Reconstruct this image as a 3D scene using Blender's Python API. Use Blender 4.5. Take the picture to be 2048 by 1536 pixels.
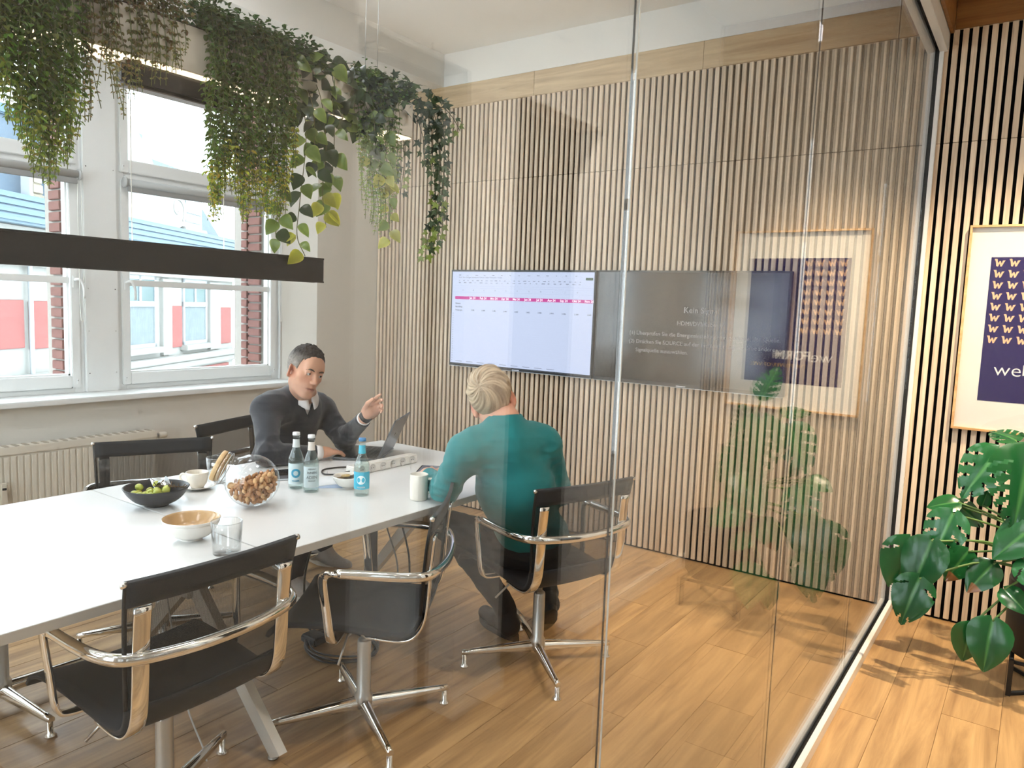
import bpy, bmesh, math, random
import numpy as np
from mathutils import Vector, Matrix, noise as mnoise
R = random.Random(7)
SC = bpy.context.scene
COL = SC.collection
for o in list(bpy.data.objects):
    bpy.data.objects.remove(o)

# ------------------------------------------------------------------ camera
cam_d = bpy.data.cameras.new('camera')
cam = bpy.data.objects.new('camera', cam_d)
COL.objects.link(cam)
FW = Vector((-0.57261051, 0.8132585, -0.10357517))
RT = Vector((0.81480416, 0.57850615, 0.03774672))
DN = Vector((0.09061671, -0.06277932, -0.99390511))
CP = Vector((0.556491, -4.325859, 1.521118))
M = Matrix.Identity(4)
for i in range(3):
    M[i][0] = RT[i]; M[i][1] = -DN[i]; M[i][2] = -FW[i]; M[i][3] = CP[i]
cam.matrix_world = M
cam_d.sensor_fit = 'HORIZONTAL'
cam_d.sensor_width = 36.0
cam_d.lens = 1497.826 / 2048 * 36.0
cam_d.clip_start = 0.02
cam_d.clip_end = 300
SC.camera = cam

# ------------------------------------------------------------------ world
W = bpy.data.worlds.new('overcast_sky'); SC.world = W
W.use_nodes = True
wn = W.node_tree.nodes; wl = W.node_tree.links
bg = wn['Background']
bg.inputs[0].default_value = (0.82, 0.92, 1.0, 1)
bg.inputs[1].default_value = 5.0
vs = SC.view_settings
vs.view_transform = 'Standard'; vs.look = 'None'; vs.gamma = 1.0
vs.use_curve_mapping = False
vs.exposure = 0.58
SC.display_settings.display_device = 'sRGB'
SC.cycles.use_denoising = True
SC.cycles.transparent_max_bounces = 20
SC.cycles.max_bounces = 6
SC.cycles.diffuse_bounces = 3
SC.cycles.glossy_bounces = 4
SC.cycles.transmission_bounces = 4
SC.cycles.use_adaptive_sampling = True
SC.cycles.adaptive_threshold = 0.12
SC.cycles.adaptive_min_samples = 10
SC.cycles.sample_clamp_indirect = 6.0
SC.cycles.caustics_reflective = False
SC.cycles.caustics_refractive = False

# daylight portals, one in each window opening: they only steer sky sampling
def portal(y0, y1, z0, z1):
    L = bpy.data.lights.new('daylight_portal', 'AREA')
    L.shape = 'RECTANGLE'; L.size = abs(y1 - y0); L.size_y = z1 - z0
    L.cycles.is_portal = True
    o = bpy.data.objects.new('daylight_portal', L); COL.objects.link(o)
    o.location = (-4.14, (y0 + y1) / 2, (z0 + z1) / 2)
    o.rotation_euler = (math.pi / 2, 0, -math.pi / 2)
def portal_end(x0, x1, z0, z1):
    L = bpy.data.lights.new('daylight_portal', 'AREA')
    L.shape = 'RECTANGLE'; L.size = abs(x1 - x0); L.size_y = z1 - z0
    L.cycles.is_portal = True
    o = bpy.data.objects.new('daylight_portal', L); COL.objects.link(o)
    o.location = ((x0 + x1) / 2, -6.28, (z0 + z1) / 2)
    o.rotation_euler = (math.pi / 2, 0, 0)
portal_end(-3.50, -2.20, 0.65, 2.90); portal_end(-1.70, -0.40, 0.65, 2.90)
portal(-1.97, -0.86, 0.98, 2.86)
portal(-3.30, -2.19, 0.98, 2.86)
portal(-5.10, -3.99, 0.98, 2.86)

# ------------------------------------------------------------------ helpers
def s2l(c):
    return tuple(((v / 255) / 12.92 if v / 255 <= 0.04045 else ((v / 255 + 0.055) / 1.055) ** 2.4) for v in c)

MATS = {}
def new_mat(name):
    m = bpy.data.materials.new(name); m.use_nodes = True
    nt = m.node_tree
    return m, nt, nt.nodes, nt.links, nt.nodes['Principled BSDF']

def mat(name, rgb, rough=0.5, metal=0.0, spec=0.5, var=0.06, scale=6.0, bump=0.0, bscale=60.0, coat=0.0, emit=None, estr=0.0, sheen=0.0, alpha=None, sss=0.0):
    """plain procedural material: a colour broken up by noise, with optional bump"""
    if name in MATS: return MATS[name]
    m, nt, N, L, b = new_mat(name)
    c = s2l(rgb)
    tc = N.new('ShaderNodeTexCoord')
    nz = N.new('ShaderNodeTexNoise'); nz.inputs['Scale'].default_value = scale; nz.inputs['Detail'].default_value = 4
    L.new(tc.outputs['Object'], nz.inputs['Vector'])
    mx = N.new('ShaderNodeMix'); mx.data_type = 'RGBA'
    mx.inputs[6].default_value = tuple(max(0, v * (1 - var)) for v in c) + (1,)
    mx.inputs[7].default_value = tuple(min(1, v * (1 + var)) for v in c) + (1,)
    L.new(nz.outputs['Fac'], mx.inputs[0])
    L.new(mx.outputs[2], b.inputs['Base Color'])
    b.inputs['Roughness'].default_value = rough
    b.inputs['Metallic'].default_value = metal
    b.inputs['Specular IOR Level'].default_value = spec
    b.inputs['Coat Weight'].default_value = coat
    b.inputs['Sheen Weight'].default_value = sheen
    if sss:
        b.inputs['Subsurface Weight'].default_value = sss
        b.inputs['Subsurface Radius'].default_value = (0.02, 0.008, 0.004)
        b.inputs['Subsurface Scale'].default_value = 0.5
    if emit:
        b.inputs['Emission Color'].default_value = s2l(emit) + (1,)
        b.inputs['Emission Strength'].default_value = estr
    if bump:
        n2 = N.new('ShaderNodeTexNoise'); n2.inputs['Scale'].default_value = bscale; n2.inputs['Detail'].default_value = 3
        L.new(tc.outputs['Object'], n2.inputs['Vector'])
        bp = N.new('ShaderNodeBump'); bp.inputs['Strength'].default_value = bump; bp.inputs['Distance'].default_value = 0.004
        L.new(n2.outputs['Fac'], bp.inputs['Height']); L.new(bp.outputs[0], b.inputs['Normal'])
    MATS[name] = m
    return m

def wood(name, dark, light, axis='Z', rough=0.45, stretch=0.06, scale=14.0, tone=0.12, bump=0.05, spec=0.4):
    """wood grain stretched along an axis of the piece itself; every piece gets its own offset and tone"""
    if name in MATS: return MATS[name]
    m, nt, N, L, b = new_mat(name)
    tc = N.new('ShaderNodeTexCoord'); oi = N.new('ShaderNodeObjectInfo')
    mp = N.new('ShaderNodeMapping')
    sc = {'X': (stretch, 1, 1), 'Y': (1, stretch, 1), 'Z': (1, 1, stretch)}[axis]
    mp.inputs['Scale'].default_value = sc
    L.new(tc.outputs['Object'], mp.inputs['Vector'])
    ml = N.new('ShaderNodeMath'); ml.operation = 'MULTIPLY'; ml.inputs[1].default_value = 43.0
    L.new(oi.outputs['Random'], ml.inputs[0])
    cb = N.new('ShaderNodeCombineXYZ')
    for i in range(3): L.new(ml.outputs[0], cb.inputs[i])
    L.new(cb.outputs[0], mp.inputs['Location'])
    n1 = N.new('ShaderNodeTexNoise'); n1.inputs['Scale'].default_value = scale; n1.inputs['Detail'].default_value = 6; n1.inputs['Roughness'].default_value = 0.62; n1.inputs['Distortion'].default_value = 0.6
    L.new(mp.outputs[0], n1.inputs['Vector'])
    cr = N.new('ShaderNodeValToRGB')
    cr.color_ramp.elements[0].position = 0.32; cr.color_ramp.elements[0].color = s2l(dark) + (1,)
    cr.color_ramp.elements[1].position = 0.66; cr.color_ramp.elements[1].color = s2l(light) + (1,)
    L.new(n1.outputs['Fac'], cr.inputs['Fac'])
    hs = N.new('ShaderNodeHueSaturation')
    mr = N.new('ShaderNodeMapRange'); mr.inputs['To Min'].default_value = 1 - tone; mr.inputs['To Max'].default_value = 1 + tone
    L.new(oi.outputs['Random'], mr.inputs['Value']); L.new(mr.outputs[0], hs.inputs['Value'])
    L.new(cr.outputs[0], hs.inputs['Color']); L.new(hs.outputs[0], b.inputs['Base Color'])
    b.inputs['Roughness'].default_value = rough
    b.inputs['Specular IOR Level'].default_value = spec
    if bump:
        bp = N.new('ShaderNodeBump'); bp.inputs['Strength'].default_value = bump; bp.inputs['Distance'].default_value = 0.003
        L.new(n1.outputs['Fac'], bp.inputs['Height']); L.new(bp.outputs[0], b.inputs['Normal'])
    MATS[name] = m
    return m

def thin_glass(name, tint=(0.96, 0.985, 0.975), f0=0.04, gain=1.0, rough=0.0):
    """flat pane: see-through plus a Schlick mirror coat on each face"""
    if name in MATS: return MATS[name]
    m, nt, N, L, b = new_mat(name)
    N.remove(b)
    out = N['Material Output']
    lw = N.new('ShaderNodeLayerWeight'); lw.inputs['Blend'].default_value = 0.5
    pw = N.new('ShaderNodeMath'); pw.operation = 'POWER'; pw.inputs[1].default_value = 5.0
    L.new(lw.outputs['Facing'], pw.inputs[0])
    ma = N.new('ShaderNodeMath'); ma.operation = 'MULTIPLY_ADD'; ma.inputs[1].default_value = (1 - f0) * gain; ma.inputs[2].default_value = f0 * gain
    L.new(pw.outputs[0], ma.inputs[0])
    tr = N.new('ShaderNodeBsdfTransparent'); tr.inputs[0].default_value = tint + (1,)
    gl = N.new('ShaderNodeBsdfGlossy'); gl.inputs['Roughness'].default_value = rough
    ms = N.new('ShaderNodeMixShader')
    L.new(ma.outputs[0], ms.inputs[0]); L.new(tr.outputs[0], ms.inputs[1]); L.new(gl.outputs[0], ms.inputs[2])
    L.new(ms.outputs[0], out.inputs['Surface'])
    MATS[name] = m
    return m

def emitter(name, rgb, strength):
    if name in MATS: return MATS[name]
    m, nt, N, L, b = new_mat(name)
    b.inputs['Base Color'].default_value = (0.02, 0.02, 0.02, 1)
    b.inputs['Emission Color'].default_value = s2l(rgb) + (1,)
    b.inputs['Emission Strength'].default_value = strength
    if strength < 1.2: m.cycles.emission_sampling = 'NONE'
    MATS[name] = m
    return m

class MB:
    """collects shapes into one mesh"""
    def __init__(s):
        s.v = []; s.f = []; s.sm = []
    def add(s, vs_, fs_, smooth=False):
        o = len(s.v); s.v += [tuple(v) for v in vs_]
        s.f += [tuple(i + o for i in f) for f in fs_]; s.sm += [smooth] * len(fs_)
        return s
    def box(s, x0, x1, y0, y1, z0, z1):
        v = [(x0,y0,z0),(x1,y0,z0),(x1,y1,z0),(x0,y1,z0),(x0,y0,z1),(x1,y0,z1),(x1,y1,z1),(x0,y1,z1)]
        return s.add(v, [(0,3,2,1),(4,5,6,7),(0,1,5,4),(1,2,6,5),(2,3,7,6),(3,0,4,7)])
    def bbox(s, x0, x1, y0, y1, z0, z1, b=0.004):
        """box with chamfered edges"""
        bm = bmesh.new()
        bmesh.ops.create_cube(bm, size=1)
        for v in bm.verts:
            v.co = Vector(((x0 + x1) / 2 + v.co.x * (x1 - x0), (y0 + y1) / 2 + v.co.y * (y1 - y0), (z0 + z1) / 2 + v.co.z * (z1 - z0)))
        bmesh.ops.bevel(bm, geom=bm.edges[:], offset=b, segments=2, affect='EDGES')
        bm.verts.index_update()
        s.add([v.co[:] for v in bm.verts], [[v.index for v in f.verts] for f in bm.faces], False)
        bm.free(); return s
    def quad(s, a, b, c, d): return s.add([a, b, c, d], [(0, 1, 2, 3)])
    def prism(s, poly, z0, z1):
        n = len(poly)
        v = [(x, y, z0) for x, y in poly] + [(x, y, z1) for x, y in poly]
        f = [tuple(range(n))[::-1], tuple(range(n, 2 * n))] + [(i, (i + 1) % n, (i + 1) % n + n, i + n) for i in range(n)]
        return s.add(v, f)
    def lathe(s, prof, seg=32, c=(0, 0, 0), cap=True, smooth=True, top=True):
        """prof: list of (r, z) from bottom to top"""
        vv = []; ff = []
        n = len(prof)
        for r, z in prof:
            for k in range(seg):
                a = 2 * math.pi * k / seg
                vv.append((c[0] + r * math.cos(a), c[1] + r * math.sin(a), c[2] + z))
        for i in range(n - 1):
            for k in range(seg):
                k2 = (k + 1) % seg
                ff.append((i * seg + k, i * seg + k2, (i + 1) * seg + k2, (i + 1) * seg + k))
        if cap:
            if prof[0][0] > 1e-6: ff.append(tuple(range(seg))[::-1])
            if top and prof[-1][0] > 1e-6: ff.append(tuple((n - 1) * seg + k for k in range(seg)))
        return s.add(vv, ff, smooth)
    def tube(s, pts, r, seg=10, flat=1.0, up=None, cap=True, closed=False, smooth=True):
        """round (or flattened) bar swept along points; r a number or a list"""
        P = [Vector(q) for q in pts]; n = len(P)
        rr = r if isinstance(r, (list, tuple)) else [r] * n
        vv = []; ff = []
        prev = None
        for i in range(n):
            if closed: t = (P[(i + 1) % n] - P[i - 1])
            else: t = P[min(i + 1, n - 1)] - P[max(i - 1, 0)]
            t.normalize()
            if up is not None: a = Vector(up)
            elif prev is not None: a = prev
            else: a = Vector((0, 0, 1)) if abs(t.z) < 0.9 else Vector((1, 0, 0))
            a = a - t * a.dot(t)
            if a.length < 1e-6: a = Vector((1, 0, 0)) - t * t.x
            a.normalize(); prev = a
            b = t.cross(a)
            for k in range(seg):
                an = 2 * math.pi * k / seg
                vv.append(P[i] + a * (math.cos(an) * rr[i] * flat) + b * (math.sin(an) * rr[i]))
        m = n if closed else n - 1
        for i in range(m):
            j = (i + 1) % n
            for k in range(seg):
                k2 = (k + 1) % seg
                ff.append((i * seg + k, i * seg + k2, j * seg + k2, j * seg + k))
        if cap and not closed:
            ff.append(tuple(range(seg))[::-1]); ff.append(tuple((n - 1) * seg + k for k in range(seg)))
        return s.add(vv, ff, smooth)
    def strap(s, pts, w, t, side):
        """flat bar of width w (along vector side(s)) and thickness t swept along pts"""
        P = [Vector(q) for q in pts]; n = len(P); vv = []; ff = []
        for i in range(n):
            tg = (P[min(i + 1, n - 1)] - P[max(i - 1, 0)]).normalized()
            sd = Vector(side[i] if isinstance(side, list) else side); sd = (sd - tg * sd.dot(tg)).normalized()
            nr = tg.cross(sd)
            ww = w[i] if isinstance(w, (list, tuple)) else w
            for a, b in ((-1, -.6), (-.85, -1), (.85, -1), (1, -.6), (1, .6), (.85, 1), (-.85, 1), (-1, .6)):
                vv.append(P[i] + sd * (a * ww / 2) + nr * (b * t / 2))
        for i in range(n - 1):
            for k in range(8):
                k2 = (k + 1) % 8
                ff.append((i * 8 + k, i * 8 + k2, i * 8 + 8 + k2, i * 8 + 8 + k))
        ff.append(tuple(range(8))[::-1]); ff.append(tuple((n - 1) * 8 + k for k in range(8)))
        return s.add(vv, ff, True)
    def grid(s, P, smooth=True, wrap=False):
        """P: rows of points"""
        n = len(P); m = len(P[0])
        vv = [q for row in P for q in row]; ff = []
        for i in range(n - 1):
            for k in range(m if wrap else m - 1):
                k2 = (k + 1) % m
                ff.append((i * m + k, i * m + k2, (i + 1) * m + k2, (i + 1) * m + k))
        return s.add(vv, ff, smooth)
    def sphere(s, c, r, seg=16, rings=10, sc=(1, 1, 1)):
        prof = [(max(1e-7, r * math.sin(math.pi * i / rings)), -r * math.cos(math.pi * i / rings)) for i in range(rings + 1)]
        vv = []; ff = []
        for rr, z in prof:
            for k in range(seg):
                a = 2 * math.pi * k / seg
                vv.append((c[0] + rr * math.cos(a) * sc[0], c[1] + rr * math.sin(a) * sc[1], c[2] + z * sc[2]))
        for i in range(rings):
            for k in range(seg):
                k2 = (k + 1) % seg
                ff.append((i * seg + k, i * seg + k2, (i + 1) * seg + k2, (i + 1) * seg + k))
        return s.add(vv, ff, True)
    def xform(s, Mx):
        s.v = [tuple(Mx @ Vector(v)) for v in s.v]; return s
    def mesh(s, name):
        me = bpy.data.meshes.new(name)
        me.from_pydata(s.v, [], s.f); me.update()
        me.polygons.foreach_set('use_smooth', s.sm)
        return me
    def build(s, name, m, parent=None, loc=None, rot=None, weld=False):
        me = s.mesh(name)
        bm = bmesh.new(); bm.from_mesh(me)
        if weld: bmesh.ops.remove_doubles(bm, verts=bm.verts, dist=1e-5)
        bmesh.ops.recalc_face_normals(bm, faces=bm.faces); bm.to_mesh(me); bm.free()
        return place(me, name, m, parent, loc, rot)

def place(me, name, m, parent=None, loc=None, rot=None):
    if m is not None and not me.materials:
        for mm in (m if isinstance(m, (list, tuple)) else [m]): me.materials.append(mm)
    o = bpy.data.objects.new(name, me); COL.objects.link(o)
    if parent is not None: o.parent = parent
    if loc is not None: o.location = loc
    if rot is not None: o.rotation_euler = rot
    return o

def tag(o, label=None, cat=None, group=None, kind=None):
    if label: o['label'] = label
    if cat: o['category'] = cat
    if group: o['group'] = group
    if kind: o['kind'] = kind
    return o

def thing(name, label, cat, loc=(0, 0, 0), rz=0.0, group=None, rot=None):
    o = bpy.data.objects.new(name, None); COL.objects.link(o)
    o.empty_display_size = 0.05
    o.location = loc; o.rotation_euler = rot if rot else (0, 0, rz)
    return tag(o, label, cat, group)

def copy_tree(o, parent=None):
    c = o.copy(); COL.objects.link(c)
    if parent is not None: c.parent = parent
    for ch in o.children: copy_tree(ch, c)
    return c

def text_mesh(name, body, size, m, parent, loc, rot, align='CENTER', bold=0.0, sx=1.0, depth=0.0004, spacing=1.0):
    cu = bpy.data.curves.new(name, 'FONT'); cu.body = body; cu.size = size
    cu.align_x = align; cu.align_y = 'CENTER'; cu.offset = bold; cu.extrude = depth; cu.space_character = spacing
    cu.resolution_u = 3
    t = bpy.data.objects.new(name, cu); COL.objects.link(t)
    dg = bpy.context.evaluated_depsgraph_get()
    me = bpy.data.meshes.new_from_object(t.evaluated_get(dg))
    bpy.data.objects.remove(t); bpy.data.curves.remove(cu)
    me.name = name
    me.materials.clear()
    o = place(me, name, m, parent, loc, rot)
    o.scale = (sx, 1, 1)
    return o

def ease(pts, n=8):
    """Catmull-Rom through points"""
    P = [Vector(q) for q in pts]; out = []
    for i in range(len(P) - 1):
        a = P[i - 1] if i else P[i] * 2 - P[i + 1]
        b, c = P[i], P[i + 1]
        d = P[i + 2] if i + 2 < len(P) else c * 2 - b
        for k in range(n):
            t = k / n
            out.append(0.5 * ((2 * b) + (c - a) * t + (2 * a - 5 * b + 4 * c - d) * t * t + (3 * b - a - 3 * c + d) * t ** 3))
    out.append(P[-1]); return out

# ------------------------------------------------------------------ materials
m_white = mat('white_paint', (236, 233, 226), 0.6, var=0.015, scale=3, bump=0.04, bscale=240)
m_wall = mat('warm_white_wall', (226, 222, 212), 0.75, var=0.02, scale=2, bump=0.1, bscale=180)
m_ceil = mat('ceiling_white', (238, 236, 230), 0.8, var=0.01, scale=2, bump=0.04, bscale=160)
m_frame = mat('window_white', (234, 236, 234), 0.35, var=0.01, scale=3)
m_black = mat('black_metal', (18, 17, 16), 0.45, var=0.1, scale=30)
m_felt = mat('black_felt', (10, 9, 9), 0.95, var=0.2, scale=300, spec=0.1)
m_slat = wood('oak_slat', (204, 180, 152), (236, 217, 192), 'Z', rough=0.55, stretch=0.035, scale=60, tone=0.10, bump=0.04)
m_band = wood('oak_board', (186, 158, 122), (220, 196, 158), 'X', rough=0.5, stretch=0.06, scale=26, tone=0.05)
m_floor = wood('oak_plank', (148, 112, 72), (204, 164, 112), 'Y', rough=0.40, stretch=0.07, scale=16, tone=0.10, bump=0.04, spec=0.9)
m_chrome = mat('polished_aluminium', (232, 230, 226), 0.07, metal=1.0, var=0.02)
m_steel = mat('brushed_steel', (190, 190, 188), 0.28, metal=1.0, var=0.05, scale=40)
m_pane = thin_glass('clear_pane', (0.985, 0.99, 0.99), f0=0.05, gain=1.1)
m_wpane = thin_glass('window_pane', (0.97, 0.985, 0.985), f0=0.02, gain=0.7)
m_darkgap = mat('dark_gasket', (22, 21, 20), 0.6)
# ------------------------------------------------------------------ room shell
XW, XG, XC = -3.86, 0.0, 1.10         # window wall, glass plane, corridor wall
YN = -6.0                             # near end
ZC = 3.33
# floor with real planks
fl = MB().box(XW - 0.3, 3.4, YN, 0.03, -0.06, -0.012).build('floor', mat('floor_joint', (70, 52, 36), 0.7))
tag(fl, 'oak plank floor running through room and corridor', None, None, 'structure')
PW, PL = 0.192, 1.285
pm = MB().bbox(-PW / 2 + 0.0005, PW / 2 - 0.0005, -PL / 2 + 0.0005, PL / 2 - 0.0005, -0.014, 0.0, 0.0012).build('plank', m_floor, fl)
first = True
ix = 0
x = XW + PW / 2
while x < XC + 0.3:
    y1 = 0.0145
    ln = [1.0, 0.47, 0.83, 0.22, 0.66][ix % 5] * PL
    while y1 > YN:
        y0 = y1 - ln
        o = pm if first else pm.copy()
        if not first: COL.objects.link(o)
        first = False
        o.location = (x, (y0 + y1) / 2, 0); o.scale = (1, ln / PL, 1)
        y1 = y0; ln = PL
    x += PW; ix += 1

m_cwood = wood('dark_oak_panel', (120, 78, 40), (156, 108, 60), 'X', rough=0.4, stretch=0.05, scale=22, tone=0.04)
# slat wall
wb = MB().box(XW - 0.3, 2.6, 0.0155, 0.12, -0.06, 3.36).build('wall_back', m_felt)
tag(wb, 'black felt wall covered with vertical oak slats', None, None, 'structure')
SW = 0.0245
lo = MB().bbox(-SW / 2, SW / 2, 0, 0.0158, -1.194, 1.194, 0.0012).mesh('slat'); lo.materials.append(m_slat)
hi = MB().bbox(-SW / 2, SW / 2, 0, 0.0158, -0.2685, 0.2685, 0.0012).mesh('slat'); hi.materials.append(m_slat)
k = 0
xs = XW + 0.006 + SW / 2
while xs < 1.1:
    if abs(xs) > 0.030:
        o = place(lo, 'slat', None, wb, (xs, 0, 1.206)); o = place(hi, 'slat', None, wb, (xs, 0, 2.671))
    xs += 0.04; k += 1
# oak boards above the slats
tb = MB().box(XW, 1.1, 0.004, 0.0155, 2.94, 3.10).build('trim_1', m_band)
tag(tb, 'row of plain oak boards above the slats', None, None, 'structure')
for a, b in ((XW, -2.40), (-2.40, -1.21), (-1.21, -0.07), (0.07, 1.1)):
    MB().bbox(a + .001, b - .001, -0.002, 0.01, 2.941, 3.16 if a > 0 else 3.10, 0.001).build('board', m_cwood if a > 0 else m_band, tb)  # corridor board takes darker oak: weaker light put into its colour

# window wall (interior face x = XW) with a wide splayed opening
wl_ = MB()
wl_.box(XW - 0.30, XW, YN, 0.012, -0.06, 0.885)                                    # below the sill
wl_.box(XW - 0.30, XW, YN, 0.012, 2.93, 3.36)                                  # lintel
wl_.prism([(XW, 0.012), (XW - 0.30, 0.012), (XW - 0.30, -0.80), (XW - 0.19, -0.80), (XW, -0.605)], 0.885, 2.93)
wl_.prism([(XW, -3.60), (XW - 0.19, -3.40), (XW - 0.30, -3.40), (XW - 0.30, -3.90), (XW - 0.19, -3.90), (XW, -3.70)], 0.885, 2.93)
wl_.box(XW - 0.30, XW, YN, -5.30, 0.885, 2.93)
tag(wl_.build('wall_left', m_wall), 'white window wall with splayed reveals', None, None, 'structure')
# sill board
sl = MB().bbox(XW - 0.20, XW + 0.05, -3.66, -0.60, 0.886, 0.918, 0.004)
tag(sl.build('trim_2', m_frame), 'white window sill board', None, None, 'structure')
# ceiling and beam along the windows
tag(MB().box(XW - 0.3, XG, YN, 0.12, ZC, ZC + 0.1).build('ceiling', m_ceil), 'white plaster ceiling', None, None, 'structure')
tag(MB().box(XW, -3.20, YN, 0.01, 3.10, ZC).build('ceiling_beam', m_ceil), 'white dropped beam along the windows', None, None, 'structure')
tag(MB().box(-3.20, 0.0, -0.004, 0.02, 3.10, ZC).build('trim_3', m_ceil), 'white fascia above the oak boards', None, None, 'structure')
# near end walls of room and corridor
wf = MB().box(XW - 0.3, -3.55, YN - 0.3, YN, 0, ZC).box(-2.15, -1.75, YN - 0.3, YN, 0, ZC).box(-0.35, XG + 0.0, YN - 0.3, YN, 0, ZC)
for a, b in ((-3.55, -2.15), (-1.75, -0.35)): wf.box(a, b, YN - 0.3, YN, 0, 0.6).box(a, b, YN - 0.3, YN, 2.95, ZC)
tag(wf.build('wall_front', m_wall), 'white end wall of the meeting room with two added windows', None, None, 'structure')

# corridor
m_cwall = mat('corridor_white', (238, 234, 226), 0.6, var=0.01, scale=2, bump=0.05, bscale=180)
cw = MB()
cw.box(XC, XC + 0.12, -1.354, 0.012, 0, 3.16)
cw.box(XC, XC + 0.12, -2.29, -1.996, 0, 3.16)
cw.box(XC, XC + 0.12, -1.996, -1.354, 2.30, 3.16)
cw.box(XC, XC + 0.12, -2.80, -2.29, 2.30, 3.16)
tag(cw.build('wall_right', m_cwall), 'white corridor wall with two doorways', None, None, 'structure')
cn_ = MB().box(XC, XC + 0.12, YN, -2.80, 0, 3.16)
tag(cn_.build('wall_right_near', mat('dimmed_wall_paint', (146, 138, 128), 0.6)), 'near part of the corridor wall, darkened to dim its reflection', None, None, 'structure')  # dimmer reflection in the glass is put into this darker wall colour
bb = MB()
for a, b in ((-1.354, 0.0), (-2.29, -1.996), (YN, -2.80)): bb.bbox(XC - 0.016, XC, a - 0.012, b + 0.012 if b < 0 else b - .003, 0, 0.085, 0.003)
tag(bb.build('baseboard_right', m_cwall), 'white corridor baseboard', None, None, 'structure')
# white door leaf standing back in the second doorway, dark room behind both
dr = MB().bbox(1.263, 1.303, -2.73, -2.30, 0.006, 2.28, 0.003).build('door_1', m_frame)
tag(dr, 'white corridor door leaf', None, None, 'structure')
MB().tube([(1.263, -2.67, 1.02), (1.215, -2.67, 1.02), (1.215, -2.56, 1.02)], 0.009, 10).build('handle', m_steel, dr)
m_dim = mat('dim_room_paint', (92, 72, 52), 0.7, var=0.05)
bk = MB()
bk.box(3.2, 3.3, -4.4, -0.6, 0, 3.16).box(XC + 0.12, 3.2, -0.7, -0.6, 0, 3.16).box(XC + 0.12, 3.2, -4.4, -4.3, 0, 3.16)
tag(bk.build('wall_side', m_dim), 'brown walls of the room behind the corridor', None, None, 'structure')
tag(MB().box(XG - 0.08, 3.3, YN, 0.12, 3.16, 3.26).build('ceiling_corridor', m_ceil), 'white corridor ceiling', None, None, 'structure')
we = MB().box(XG + 0.0, XC + 0.12, YN - 0.3, YN, -0.06, 3.16)
tag(we.build('wall_end', m_cwall), 'white end wall of the corridor', None, None, 'structure')

# glass partition: head, sill channel, wall channel, panes with joints
m_rail = mat('white_aluminium', (232, 230, 226), 0.3, var=0.01)
m_oakrail = wood('oak_kerb', (168, 128, 84), (204, 166, 116), 'Y', rough=0.45, stretch=0.06, scale=24)
gp = thing('glass_partition', 'frameless glass partition wall between meeting room and corridor', 'glass wall', (0, 0, 0))
def chan(name, f): return f
m2 = MB().bbox(-0.034, -0.014, YN, -0.004, 0.0, 0.05, 0.002); m2.bbox(0.014, 0.034, YN, -0.004, 0.0, 0.05, 0.002)
m2.build('floor_channel', m_rail, gp)
MB().box(-0.014, 0.014, YN, -0.004, 0.0, 0.03).build('floor_gasket', m_darkgap, gp)
m2 = MB().bbox(-0.034, -0.014, -0.022, -0.002, 0.05, 2.86, 0.002); m2.bbox(0.014, 0.034, -0.022, -0.002, 0.05, 2.86, 0.002)
m2.build('wall_channel', m_rail, gp)
MB().box(-0.014, 0.014, -0.02, -0.001, 0.03, 2.86).build('wall_gasket', m_darkgap, gp)
m2 = MB().bbox(-0.05, -0.014, YN, -0.004, 2.84, 2.92, 0.002); m2.bbox(0.014, 0.05, YN, -0.004, 2.84, 2.92, 0.002)
m2.build('head_channel', m_rail, gp)
MB().box(-0.014, 0.014, YN, -0.004, 2.86, 2.92).build('head_gasket', m_darkgap, gp)
yb = [-0.022, -1.05, -2.17, -3.238, -4.31, -5.38, YN + 0.01]
for i in range(len(yb) - 1):
    MB().box(-0.0045, 0.0045, yb[i + 1] + 0.0015, yb[i] - 0.0015, 0.03, 2.86).build('pane', m_pane, gp)
for i in range(1, 6):
    if i == 3:
        MB().box(0.0028, 0.0050, yb[i] - 0.0014, yb[i] + 0.0014, 0.03, 2.86).build('joint', mat('clear_joint', (206, 206, 200), 0.12, spec=0.8), gp)
        MB().box(-0.0046, -0.0022, yb[i] - 0.0014, yb[i] + 0.0014, 0.03, 2.86).build('joint', m_darkgap, gp)
    else:
        MB().box(-0.0012, 0.0012, yb[i] - 0.0011, yb[i] + 0.0011, 0.03, 2.86).build('joint', m_darkgap, gp)
# lintel over the glass, white inside and dark oak on the corridor side
tag(MB().box(-0.05, 0.05, YN, 0.004, 2.92, 3.16).build('wall_lintel', m_white), 'lintel above the glass partition', None, None, 'structure')
tag(MB().bbox(0.052, 0.068, YN, 0.0, 2.925, 3.16, 0.001).build('trim_4', m_cwood), 'dark oak cladding of the lintel', None, None, 'structure')
tag(MB().box(-0.08, -0.05, YN, 0.0, 2.92, ZC).build('wall_lintel_inner', m_ceil), 'white lintel on the room side', None, None, 'structure')
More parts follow.
